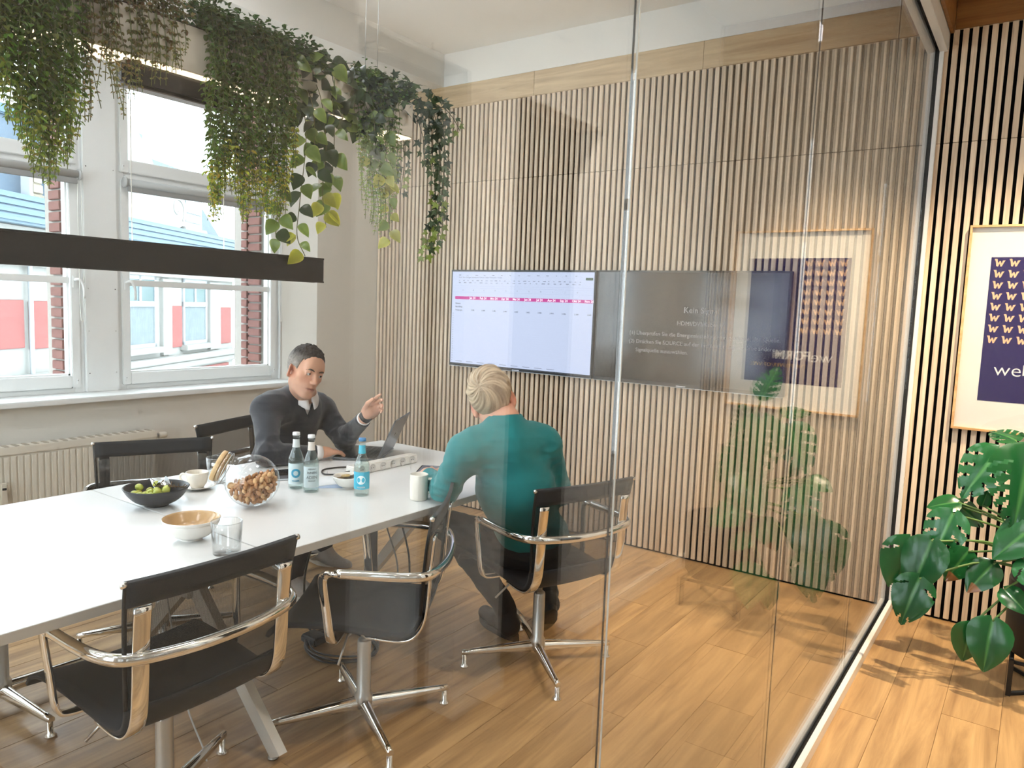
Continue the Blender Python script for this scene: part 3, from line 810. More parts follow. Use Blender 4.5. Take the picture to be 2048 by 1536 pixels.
def wmark(cx, cz, s):
    n = len(wp); vv = [(cx + x * s, -0.0119, cz + z * s - x * s * 0.12) for x, z in wp]
    return MB().add(vv + [(a, -0.0112, c) for a, b, c in vv], [tuple(range(n))] + [(i, (i + 1) % n, (i + 1) % n + n, i + n) for i in range(n)])
for i in range(4):
    for j in range(8):
        wmark(0.352 - 0.579 + i * 0.0595, 1.815 - 1.496 - j * 0.0525, 0.042).build('mark', m_cop, pr_)
m_pw = mat('ink_white', (240, 238, 236), 0.5); m_pg = mat('ink_gold', (214, 170, 110), 0.5)
text_mesh('lettering', 'we', 0.088, m_pw, pr_, (0.372 - 0.579, -0.0118, 1.302 - 1.496), RX, align='LEFT', bold=-0.0008, sx=1.1)
text_mesh('lettering', 'FORM', 0.070, m_pw, pr_, (0.487 - 0.579, -0.0118, 1.304 - 1.496), RX, align='LEFT', bold=0.0016, sx=1.04)
text_mesh('lettering', 'THE POWER OF WE.', 0.030, m_pg, pr_, (0.505 - 0.579, -0.0118, 1.246 - 1.496), RX, align='LEFT', sx=1.0, spacing=1.12)
MB().box(-hw + 0.011, hw - 0.011, -0.0205, -0.0190, -hh + 0.011, hh - 0.011).build('glazing', thin_glass('poster_glass', (0.99, 0.99, 0.99), f0=0.04), ps)

# ------------------------------------------------------------------ tables
m_top = mat('table_white', (226, 226, 224), 0.28, var=0.01, spec=0.5)
m_edge = mat('table_edge', (206, 203, 196), 0.4, var=0.02)
m_leg = mat('table_leg_white', (222, 218, 210), 0.4, var=0.02)
def make_table(y0, y1, label, frames):
    t = thing('conference_table', label, 'table', (-1.87, (y0 + y1) / 2, 0), 0, 'conference tables pushed together')
    h = (y1 - y0) / 2; w = 0.57
    MB().bbox(-w, w, -h, h, 0.7125, 0.74, 0.0015).build('tabletop', m_top, t)
    MB().box(-w - .0004, w + .0004, -h + .0005, h - .0005, 0.7135, 0.739).build('edge_band', m_edge, t)
    MB().bbox(-0.09, 0.09, -h + 0.10, h - 0.10, 0.672, 0.712, 0.003).build('beam', m_leg, t)
    for yf, dy in frames:
        yl = yf - (y0 + y1) / 2
        MB().bbox(-0.035, 0.035, yl + dy - 0.035, yl + dy + 0.035, 0.44, 0.672, 0.003).build('post', m_leg, t)
        for sx in (-1, 1):
            a = Vector((sx * 0.50, yl, 0.012)); b = Vector((sx * 0.01, yl + dy, 0.50))
            d = (b - a).normalized(); sd = Vector((0, 0, 1)) - d * d.z; sd.normalize(); nr = d.cross(sd)
            q = []
            for p_ in (a, b):
                for u, w_ in ((-1, -1), (1, -1), (1, 1), (-1, 1)): q.append(p_ + sd * u * 0.033 + nr * w_ * 0.016)
            q[0].z = q[3].z = 0.010; q[1].z = max(q[1].z, 0.01); q[2].z = max(q[2].z, 0.01)
            lg = MB().add(q, [(3, 2, 1, 0), (4, 5, 6, 7), (0, 1, 5, 4), (1, 2, 6, 5), (2, 3, 7, 6), (3, 0, 4, 7)]).build('leg', m_leg, t)
            MB().lathe([(0.016, 0), (0.016, 0.006), (0.008, 0.008), (0.008, 0.03)], 14).build('foot', m_steel, lg, (a.x - sx * 0.03, a.y, 0))
    return t
make_table(-2.911, -1.330, 'white conference table holding the laptop and bottles', ((-2.842, 0.0), (-1.455, -0.15)))
make_table(-4.496, -2.915, 'white conference table nearest the camera with stacked bowls', ((-4.38, 0.1),))

# ------------------------------------------------------------------ chairs
m_fab = mat('black_mesh_seat', (24, 26, 29), 0.75, var=0.15, scale=500, bump=0.25, bscale=900, sheen=0.1)
def mesh_cloth():
    m, nt, N, L, b = new_mat('see_through_mesh')
    b.inputs['Base Color'].default_value = s2l((34, 35, 37)) + (1,); b.inputs['Roughness'].default_value = 0.7
    tc = N.new('ShaderNodeTexCoord'); wv = N.new('ShaderNodeTexWave'); wv.wave_type = 'BANDS'; wv.bands_direction = 'X'
    wv.inputs['Scale'].default_value = 130; L.new(tc.outputs['Object'], wv.inputs['Vector'])
    mr = N.new('ShaderNodeMapRange'); mr.inputs['To Min'].default_value = 0.28; mr.inputs['To Max'].default_value = 0.54
    L.new(wv.outputs['Fac'], mr.inputs['Value'])
    tr = N.new('ShaderNodeBsdfTransparent'); ms = N.new('ShaderNodeMixShader')
    L.new(mr.outputs[0], ms.inputs[0]); L.new(tr.outputs[0], ms.inputs[1]); L.new(b.outputs[0], ms.inputs[2])
    L.new(ms.outputs[0], N['Material Output'].inputs['Surface'])
    return m
m_mesh = mesh_cloth()
PROF = ease([(0.262, 0.418), (0.250, 0.440), (0.205, 0.452), (0.10, 0.452), (-0.05, 0.440), (-0.15, 0.430), (-0.20, 0.440), (-0.230, 0.485), (-0.240, 0.56), (-0.246, 0.66), (-0.256, 0.76), (-0.272, 0.845)], 4) if False else None
def prof_pts(offs=0.0):
    P = ease([Vector((0, a, b)) for a, b in ((0.262, 0.418), (0.250, 0.440), (0.205, 0.452), (0.10, 0.452), (-0.05, 0.440), (-0.15, 0.430), (-0.20, 0.440), (-0.230, 0.485), (-0.240, 0.56), (-0.246, 0.66), (-0.256, 0.76), (-0.272, 0.845))], 5)
    out = []
    for i, q in enumerate(P):
        t = (P[min(i + 1, len(P) - 1)] - P[max(0, i - 1)]).normalized()
        nr = Vector((0, t.z, -t.y))   # points up / forward
        out.append(q - nr * offs if True else q)
    return out
def chair_protos():
    ch = thing('office_chair', '', 'chair', (0, 0, 0), 0, 'mesh office chairs around the tables')
    P = prof_pts()
    def sheet(i0, i1, th):
        def row(i, off):
            q = P[i]; t = (P[min(i + 1, len(P) - 1)] - P[max(0, i - 1)]).normalized(); nr = Vector((0, -t.z, t.y)) * -1
            f = i / (len(P) - 1)
            hw = 0.252 - 0.022 * math.sin(min(1, f / 0.55) * math.pi / 2) if f < 0.55 else 0.230 + 0.015 * (f - 0.55) / 0.45
            r = []
            for k in range(13):
                u = -1 + k / 6
                sag = 0.012 * (1 - u * u)
                r.append((u * hw, q.y + nr.y * (off - sag), q.z + nr.z * (off - sag)))
            return r
        m = MB()
        A = [row(i, th / 2) for i in range(i0, i1 + 1)]; B = [row(i, -th / 2) for i in range(i0, i1 + 1)]
        ring = [a + b[::-1] for a, b in zip(A, B)]
        m.grid(ring, smooth=True, wrap=True)
        nn = len(ring[0]); o = (len(ring) - 1) * nn
        m.f.append(tuple(range(nn))[::-1]); m.sm.append(False); m.f.append(tuple(o + k for k in range(nn))); m.sm.append(False)
        return m
    n = len(P) - 1
    iz = [i for i in range(n) if P[i].z > 0.50 and P[i].y < 0][0]; it = [i for i in range(n) if P[i].z > 0.765][0]
    sheet(0, iz, 0.012).build('seat', m_fab, ch)
    sheet(iz, it, 0.004).build('backrest', m_mesh, ch)
    sheet(it, n, 0.012).build('headband', m_fab, ch)
    for s in (-1, 1):
        # thin black edge cord along the back
        MB().tube([(s * (0.231 + 0.014 * (i - iz) / (n - iz)), P[i].y, P[i].z) for i in range(iz, n + 1)], 0.006, 8).build('edge_cord', m_black, ch)
        # upright: flat polished bar under the seat and up the back
        O = prof_pts(0.017)
        O2 = [Vector((s * 0.206, q.y, q.z)) for q in O if (q.y < -0.06 and q.z < 0.79)]
        MB().strap(O2, 0.044, 0.009, (1, 0, 0)).build('upright', m_chrome, ch)
        MB().lathe([(0.008, 0), (0.008, 0.012), (0.005, 0.014)], 12).build('end_cap', m_chrome, ch, (s * 0.243, -0.270, 0.838), (0, s * math.pi / 2, 0))
        # wing from the column to the upright
        MB().strap(ease([(0, 0.0, 0.392), (s * 0.10, -0.035, 0.394), (s * 0.19, -0.085, 0.408), (s * 0.206, -0.10, 0.417)], 5), [0.085] * 6 + [0.07] * 5 + [0.045] * 5, 0.014, (0, 1, 0)).build('wing', m_chrome, ch)
        # arm post
        MB().strap(ease([(s * 0.12, 0.045, 0.405), (s * 0.235, 0.045, 0.408), (s * 0.268, 0.048, 0.432), (s * 0.276, 0.058, 0.52), (s * 0.284, 0.070, 0.622), (s * 0.287, 0.060, 0.650), (s * 0.288, 0.02, 0.656)], 5), 0.030, 0.012, [(0, 1, 0)] * 25 + [(0.3 * s, 1, 0.4)] * 3 + [(1, 0, 0)] * 3).build('arm_post', m_chrome, ch)
    ring = [(-0.288, 0.03, 0.656), (-0.288, -0.10, 0.655), (-0.276, -0.20, 0.652), (-0.235, -0.262, 0.648), (-0.12, -0.292, 0.642), (0, -0.300, 0.640), (0.12, -0.292, 0.642), (0.235, -0.262, 0.648), (0.276, -0.20, 0.652), (0.288, -0.10, 0.655), (0.288, 0.03, 0.656)]
    MB().tube(ease(ring, 6), 0.0135, 12, flat=1.25, up=(0, 0, 1)).build('arm_ring', m_chrome, ch)
    MB().bbox(-0.05, 0.05, -0.06, 0.06, 0.386, 0.402, 0.006).build('seat_plate', m_chrome, ch)
    MB().lathe([(0.030, 0.385), (0.018, 0.365), (0.0125, 0.36), (0.0125, 0.30)][::-1], 18).build('gas_lift', m_chrome, ch)
    MB().lathe([(0.031, 0.060), (0.034, 0.075), (0.032, 0.105), (0.0255, 0.115), (0.0245, 0.305), (0.022, 0.312), (0.0125, 0.314)], 20).build('column', m_steel, ch)
    MB().tube([(-0.02, 0.0, 0.38), (-0.12, 0.03, 0.375), (-0.20, 0.04, 0.31)], 0.0045, 8).build('lever', m_steel, ch)
    legs = []
    for k in range(4):
        lg = MB()
        rows = []
        for t in range(9):
            u = t / 8; r = 0.02 + 0.308 * u; w = 0.021 - 0.010 * u; zt = 0.098 - 0.024 * u; zb = 0.058 - 0.002 * u
            rows.append([(r, -w, zb), (r, w, zb), (r, w * 0.9, (zb + zt) / 2 + 0.004), (r, w * 0.35, zt), (r, -w * 0.35, zt), (r, -w * 0.9, (zb + zt) / 2 + 0.004)])
        lg.grid(rows, smooth=True, wrap=True); o_ = 8 * 6
        lg.f.append(tuple(range(o_, o_ + 6))); lg.sm.append(False)
        lo_ = lg.build('base_leg', m_chrome, ch)
        lo_.rotation_euler = (0, 0, k * math.pi / 2)
        MB().lathe([(0.019, 0), (0.020, 0.006), (0.010, 0.014), (0.0095, 0.06)], 14).build('glide', m_chrome, lo_, (0.316, 0, 0))
    return ch
chair0 = chair_protos()
CH = [  # hub, facing, base angle (world degrees), label
    ((-1.41, -3.21), (-1, 0.0), 117, 'empty mesh chair nearest the camera, seen from behind'),
    ((-1.335, -2.50), (-0.84, -0.54), 62, 'empty mesh chair turned sideways between the two nearer chairs'),
    ((-1.10, -1.71), (-0.94, 0.34), 48, 'mesh chair under the person in the teal sweatshirt'),
    ((-2.505, -2.595), (0.91, -0.42), -119, 'empty mesh chair across the table in front of the radiator'),
    ((-2.79, -1.82), (0.95, 0.30), 77, 'mesh chair under the person in the navy sweater'),
    ((-2.40, -3.26), (0.80, 0.60), 5, 'mesh chair across the table cut off by the left edge')]
chairs = []
for i, (hub, f, ang, lab) in enumerate(CH):
    c = chair0 if i == 0 else copy_tree(chair0)
    chairs.append((c, hub, f, ang, lab))
for c, hub, f, ang, lab in chairs:
    rz = math.atan2(-f[0], f[1])
    c.location = (hub[0], hub[1], 0); c.rotation_euler = (0, 0, rz); c['label'] = lab
    k = 0
    for ch in c.children:
        if ch.name.startswith('base_leg'):
            ch.rotation_euler = (0, 0, math.radians(ang) - rz + k * math.pi / 2); k += 1
# ------------------------------------------------------------------ people: bodies grown from signed distance fields
class Field:
    def __init__(s, lo, hi, h):
        s.lo = np.array(lo, np.float32); s.h = h
        s.n = np.ceil((np.array(hi) - s.lo) / h).astype(int) + 1
        s.f = np.full(tuple(s.n), 0.1, np.float32)
    def box(s, lo, hi):
        a = np.clip(np.floor((np.array(lo) - s.lo) / s.h).astype(int), 0, s.n - 1)
        b = np.clip(np.ceil((np.array(hi) - s.lo) / s.h).astype(int) + 1, 1, s.n)
        if np.any(b <= a): return None, None
        sl = tuple(slice(i, j) for i, j in zip(a, b))
        ax = [s.lo[i] + s.h * np.arange(a[i], b[i], dtype=np.float32) for i in range(3)]
        P = np.stack(np.meshgrid(*ax, indexing='ij'), -1)
        return sl, P
    def put(s, sl, d, k, op):
        f = s.f[sl]
        if op == 'add':
            if k > 0:
                hh = np.clip(0.5 + 0.5 * (f - d) / k, 0, 1); f2 = f + (d - f) * hh - k * hh * (1 - hh)
            else: f2 = np.minimum(f, d)
        else:
            d = -d
            if k > 0:
                hh = np.clip(0.5 - 0.5 * (f - d) / k, 0, 1); f2 = f + (d - f) * hh + k * hh * (1 - hh)
            else: f2 = np.maximum(f, d)
        s.f[sl] = f2
    def cone(s, a, b, ra, rb=None, k=0.02, op='add', pad=0.05):
        rb = ra if rb is None else rb
        a = np.array(a, np.float32); b = np.array(b, np.float32); R_ = max(ra, rb) + pad
        sl, P = s.box(np.minimum(a, b) - R_, np.maximum(a, b) + R_)
        if sl is None: return
        ab = b - a; t = np.clip(((P - a) @ ab) / max(1e-9, float(ab @ ab)), 0, 1)
        d = np.linalg.norm(P - a - t[..., None] * ab, axis=-1) - (ra + (rb - ra) * t)
        s.put(sl, d, k, op)
    def chain(s, pts, rr, k=0.02):
        for i in range(len(pts) - 1): s.cone(pts[i], pts[i + 1], rr[i], rr[i + 1], k)
    def ell(s, c, r, ax=None, k=0.02, op='add', pad=0.05):
        c = np.array(c, np.float32); r = np.array(r, np.float32)
        R_ = float(max(r)) + pad
        sl, P = s.box(c - R_, c + R_)
        if sl is None: return
        q = P - c
        if ax is not None: q = q @ np.array(ax, np.float32).T
        k0 = np.linalg.norm(q / r, axis=-1); k1 = np.linalg.norm(q / (r * r), axis=-1) + 1e-9
        s.put(sl, k0 * (k0 - 1) / k1, k, op)
    def func(s, c, rad, fn, k=0.0, op='add'):
        c = np.array(c, np.float32)
        sl, P = s.box(c - rad, c + rad)
        s.put(sl, fn(P), k, op)
    def nets(s):
        f = s.f; sg = f < 0
        c = np.zeros(tuple(s.n - 1), np.int8)
        for i in (0, 1):
            for j in (0, 1):
                for k in (0, 1):
                    c += sg[i:i + s.n[0] - 1, j:j + s.n[1] - 1, k:k + s.n[2] - 1]
        mk = (c > 0) & (c < 8)
        I = np.argwhere(mk); idx = np.full(mk.shape, -1, np.int32); idx[mk] = np.arange(len(I))
        cor = np.array([(i, j, k) for i in (0, 1) for j in (0, 1) for k in (0, 1)])
        V = np.stack([f[tuple((I + q).T)] for q in cor], -1)
        pos = np.zeros((len(I), 3)); cnt = np.zeros(len(I))
        for a in range(8):
            for b in range(a + 1, 8):
                if np.abs(cor[a] - cor[b]).sum() != 1: continue
                m = (V[:, a] < 0) != (V[:, b] < 0)
                t = V[m, a] / (V[m, a] - V[m, b])
                pos[m] += cor[a] + t[:, None] * (cor[b] - cor[a]); cnt[m] += 1
        vv = s.lo + s.h * (I + pos / cnt[:, None])
        F = []
        for ax in range(3):
            u, v = [(1, 2), (2, 0), (0, 1)][ax]
            s0 = [slice(0, -1) if q == ax else slice(1, -1) for q in range(3)]
            s1 = [slice(1, None) if q == ax else slice(1, -1) for q in range(3)]
            A = sg[tuple(s0)]; B = sg[tuple(s1)]
            for flip, M_ in ((False, A & ~B), (True, ~A & B)):
                E = np.argwhere(M_)
                if not len(E): continue
                off = np.array([0 if q == ax else 1 for q in range(3)])
                E = E + off
                du = np.zeros(3, int); du[u] = 1; dv = np.zeros(3, int); dv[v] = 1
                q = [idx[tuple((E - du - dv).T)], idx[tuple((E - dv).T)], idx[tuple(E.T)], idx[tuple((E - du).T)]]
                if flip: q = q[::-1]
                F.append(np.stack(q, -1))
        F = np.concatenate(F); F = F[(F >= 0).all(1)]
        return vv.astype(np.float32), F
def vnoise(P, sc, seed=0.0):
    """cheap smooth value noise on an array of points"""
    q = P * sc + seed
    i = np.floor(q).astype(np.int64); fr = q - i; fr = fr * fr * (3 - 2 * fr)
    def hsh(a):
        n = a[..., 0] * 73856093 ^ a[..., 1] * 19349663 ^ a[..., 2] * 83492791
        n = (n ^ (n >> 13)) * 1274126177
        return ((n ^ (n >> 16)) & 0xffff) / 65535.0
    r = 0
    for dx in (0, 1):
        for dy in (0, 1):
            for dz in (0, 1):
                w = (fr[..., 0] if dx else 1 - fr[..., 0]) * (fr[..., 1] if dy else 1 - fr[..., 1]) * (fr[..., 2] if dz else 1 - fr[..., 2])
                r = r + w * hsh(i + np.array([dx, dy, dz]))
    return r * 2 - 1
def relax(v, F, n=2):
    for _ in range(n):
        acc = np.zeros_like(v); cnt = np.zeros(len(v))
        for a, b in ((0, 1), (1, 2), (2, 3), (3, 0)):
            for p_, q_ in ((a, b), (b, a)):
                for c in range(3): acc[:, c] += np.bincount(F[:, p_], v[F[:, q_], c], len(v))
                cnt += np.bincount(F[:, p_], minlength=len(v))
        v = v * 0.4 + 0.6 * acc / np.maximum(cnt, 1)[:, None]
    return v
def vnormals(v, F):
    n = np.cross(v[F[:, 2]] - v[F[:, 0]], v[F[:, 3]] - v[F[:, 1]]); o = np.zeros_like(v)
    for k in range(4):
        for c in range(3): o[:, c] += np.bincount(F[:, k], n[:, c], len(v))
    return o / np.maximum(np.linalg.norm(o, axis=1), 1e-9)[:, None]
def np_mesh(name, v, F, m, parent, col=None):
    me = bpy.data.meshes.new(name)
    me.vertices.add(len(v)); me.vertices.foreach_set('co', v.astype(np.float32).ravel())
    me.loops.add(len(F) * 4); me.loops.foreach_set('vertex_index', F.astype(np.int32).ravel())
    me.polygons.add(len(F)); me.polygons.foreach_set('loop_start', np.arange(0, len(F) * 4, 4, dtype=np.int32))
    me.polygons.foreach_set('use_smooth', np.ones(len(F), bool))
    me.update(calc_edges=True)
    if col is not None:
        ca = me.color_attributes.new('Col', 'FLOAT_COLOR', 'POINT')
        ca.data.foreach_set('color', np.concatenate([col, np.ones((len(col), 1))], 1).astype(np.float32).ravel())
    return place(me, name, m, parent)
def col_mat(name, rough=0.5, spec=0.4, sss=0.0, nscale=60, namp=0.1, bump=0.0, sheen=0.0):
    m, nt, N, L, b = new_mat(name)
    at = N.new('ShaderNodeVertexColor'); at.layer_name = 'Col'
    tc = N.new('ShaderNodeTexCoord'); nz = N.new('ShaderNodeTexNoise'); nz.inputs['Scale'].default_value = nscale; nz.inputs['Detail'].default_value = 3
    L.new(tc.outputs['Object'], nz.inputs['Vector'])
    mr = N.new('ShaderNodeMapRange'); mr.inputs['To Min'].default_value = 1 - namp; mr.inputs['To Max'].default_value = 1 + namp
    L.new(nz.outputs['Fac'], mr.inputs['Value'])
    hs = N.new('ShaderNodeHueSaturation'); L.new(at.outputs[0], hs.inputs['Color']); L.new(mr.outputs[0], hs.inputs['Value'])
    L.new(hs.outputs[0], b.inputs['Base Color'])
    b.inputs['Roughness'].default_value = rough; b.inputs['Specular IOR Level'].default_value = spec; b.inputs['Sheen Weight'].default_value = sheen
    if sss:
        b.inputs['Subsurface Weight'].default_value = sss; b.inputs['Subsurface Radius'].default_value = (0.012, 0.004, 0.002); b.inputs['Subsurface Scale'].default_value = 0.4
    if bump:
        bp = N.new('ShaderNodeBump'); bp.inputs['Strength'].default_value = bump; bp.inputs['Distance'].default_value = 0.002
        L.new(nz.outputs['Fac'], bp.inputs['Height']); L.new(bp.outputs[0], b.inputs['Normal'])
    return m
m_skin = col_mat('skin', 0.5, 0.35, 0.15, 90, 0.05, 0.06)
m_hair = col_mat('hair', 0.6, 0.3, 0, 200, 0.25, 0.3)

def V3(*a): return np.array(a, float)
def unit(a): a = np.array(a, float); return a / np.linalg.norm(a)
class Frame:
    def __init__(s, o, F_, U_):
        s.o = np.array(o, float); s.F = unit(F_); U_ = np.array(U_, float); s.U = unit(U_ - s.F * (U_ @ s.F)); s.R = np.cross(s.F, s.U)
    def p(s, x, y, z): return s.o + s.R * x + s.F * y + s.U * z      # x right, y forward, z up
    def loc(s, P): q = P - s.o; return np.stack([q @ s.R, q @ s.F, q @ s.U], -1)
    def ax(s): return np.stack([s.R, s.F, s.U])

def head_field(f, H, neck):
    A = H.ax()
    f.ell(H.p(0, -0.014, 0.035), (0.075, 0.097, 0.086), A, 0.02)
    f.ell(H.p(0, 0.030, -0.028), (0.060, 0.061, 0.082), A, 0.025)
    for s in (-1, 1):
        f.cone(H.p(s * 0.048, 0.000, -0.050), H.p(s * 0.016, 0.066, -0.106), 0.020, 0.017, 0.025)
        f.ell(H.p(s * 0.044, 0.052, -0.022), (0.020, 0.020, 0.017), A, 0.02)
    f.ell(H.p(0, 0.078, -0.108), (0.020, 0.016, 0.016), A, 0.02)
    f.cone(H.p(-0.036, 0.076, 0.021), H.p(0.036, 0.076, 0.021), 0.014, None, 0.015)
    f.ell(H.p(0, 0.066, 0.045), (0.05, 0.030, 0.04), A, 0.02)
    for s in (-1, 1): f.ell(H.p(s * 0.031, 0.098, 0.000), (0.017, 0.014, 0.0115), A, 0.010, 'sub')
    f.cone(H.p(0, 0.088, 0.012), H.p(0, 0.110, -0.033), 0.0085, 0.0125, 0.010)
    for s in (-1, 1): f.ell(H.p(s * 0.0115, 0.101, -0.038), (0.0085, 0.011, 0.008), A, 0.006)
    f.ell(H.p(0, 0.076, -0.070), (0.028, 0.015, 0.020), A, 0.018)
    f.cone(H.p(-0.020, 0.0865, -0.0670), H.p(0.0, 0.0910, -0.0655), 0.0048, 0.0056, 0.006); f.cone(H.p(0.020, 0.0865, -0.0670), H.p(0.0, 0.0910, -0.0655), 0.0048, 0.0056, 0.006)
    f.cone(H.p(-0.016, 0.0865, -0.0775), H.p(0.0, 0.0900, -0.0785), 0.0052, 0.0064, 0.006); f.cone(H.p(0.016, 0.0865, -0.0775), H.p(0.0, 0.0900, -0.0785), 0.0052, 0.0064, 0.006)
    f.cone(H.p(-0.027, 0.0890, -0.0722), H.p(0.0, 0.0975, -0.0718), 0.0030, None, 0.002, 'sub'); f.cone(H.p(0.027, 0.0890, -0.0722), H.p(0.0, 0.0975, -0.0718), 0.0030, None, 0.002, 'sub')
    # eyelids around the eyeball
    for s in (-1, 1):
        f.cone(H.p(s * 0.017, 0.083, 0.002), H.p(s * 0.031, 0.089, 0.0085), 0.0042, 0.0042, 0.004)
        f.cone(H.p(s * 0.031, 0.089, 0.0085), H.p(s * 0.046, 0.079, 0.002), 0.0042, 0.0042, 0.004)
        f.cone(H.p(s * 0.018, 0.083, -0.006), H.p(s * 0.044, 0.080, -0.007), 0.0040, 0.0040, 0.005)
        # ears
        E = Frame(H.p(s * 0.079, -0.010, -0.014), H.F * 0.75 + H.R * s * 0.0 - H.F * 0.0, H.U - H.F * 0.15)
        out = unit(H.R * s * 0.80 - H.F * 0.6)
        E = Frame(H.p(s * 0.080, -0.012, -0.014), unit(np.cross(H.U, out)), H.U - H.F * 0.2)
        f.ell(E.o, (0.0075, 0.0195, 0.032), np.stack([out, unit(np.cross(E.U, out)), E.U]), 0.006)
        f.ell(E.o + out * 0.008 + H.F * 0.002, (0.005, 0.011, 0.019), np.stack([out, unit(np.cross(E.U, out)), E.U]), 0.004, 'sub')
        f.ell(E.p(0, 0, -0.026), (0.006, 0.009, 0.009), None, 0.006)
    f.cone(H.p(0, -0.022, -0.06), neck, 0.053, 0.058, 0.03)
    f.cone(H.p(0, 0.02, -0.085), neck + (H.F * 0.02), 0.040, 0.052, 0.03)

def hand_field(f, w, d, n, side, curls, thumb, sc=1.0, splay=0.05, tips=None):
    """w wrist, d towards the fingers, n the way the palm faces, side towards the thumb"""
    d = unit(d); n = unit(np.array(n, float) - d * (np.array(n, float) @ d)); sd = unit(np.array(side, float)); sd = unit(sd - d * (sd @ d) - n * (sd @ n))
    A = np.stack([sd, d, n])
    f.ell(w + d * 0.048 * sc, (0.040 * sc, 0.052 * sc, 0.0145 * sc), A, 0.012)
    f.cone(w - d * 0.01, w + d * 0.03 * sc, 0.026, 0.026, 0.02)
    f.ell(w + d * 0.035 * sc + sd * 0.024 * sc + n * 0.008, (0.017, 0.030, 0.014), A, 0.012)
    P0 = []
    for i, (off, ln) in enumerate(((0.030, 0.072), (0.010, 0.080), (-0.011, 0.074), (-0.030, 0.058))):
        b = w + d * (0.086 - 0.006 * abs(i - 1)) * sc + sd * off * sc
        dirv = unit(d + sd * off * splay * 20)
        a = 0.0; q = b; r = 0.0092 - 0.0008 * (i == 3)
        f.cone(w + d * 0.05 * sc + sd * off * 0.8, b, 0.0105, r, 0.008)
        pts = [q]
        for j, fr in enumerate((0.45, 0.31, 0.24)):
            a += curls[i][j]
            dd = unit(dirv * math.cos(a) + n * math.sin(a))
            q2 = q + dd * ln * fr * sc
            f.cone(q, q2, r, r - 0.0010, 0.003); q = q2; r -= 0.0010; pts.append(q)
        P0.append(pts)
    b = w + d * 0.028 * sc + sd * 0.030 * sc + n * 0.006
    q = b; r = 0.0125
    for v_, ln in thumb:
        q2 = q + unit(d * v_[0] + sd * v_[1] + n * v_[2]) * ln * sc
        f.cone(q, q2, r, r - 0.0018, 0.006); q = q2; r -= 0.0018
    return P0

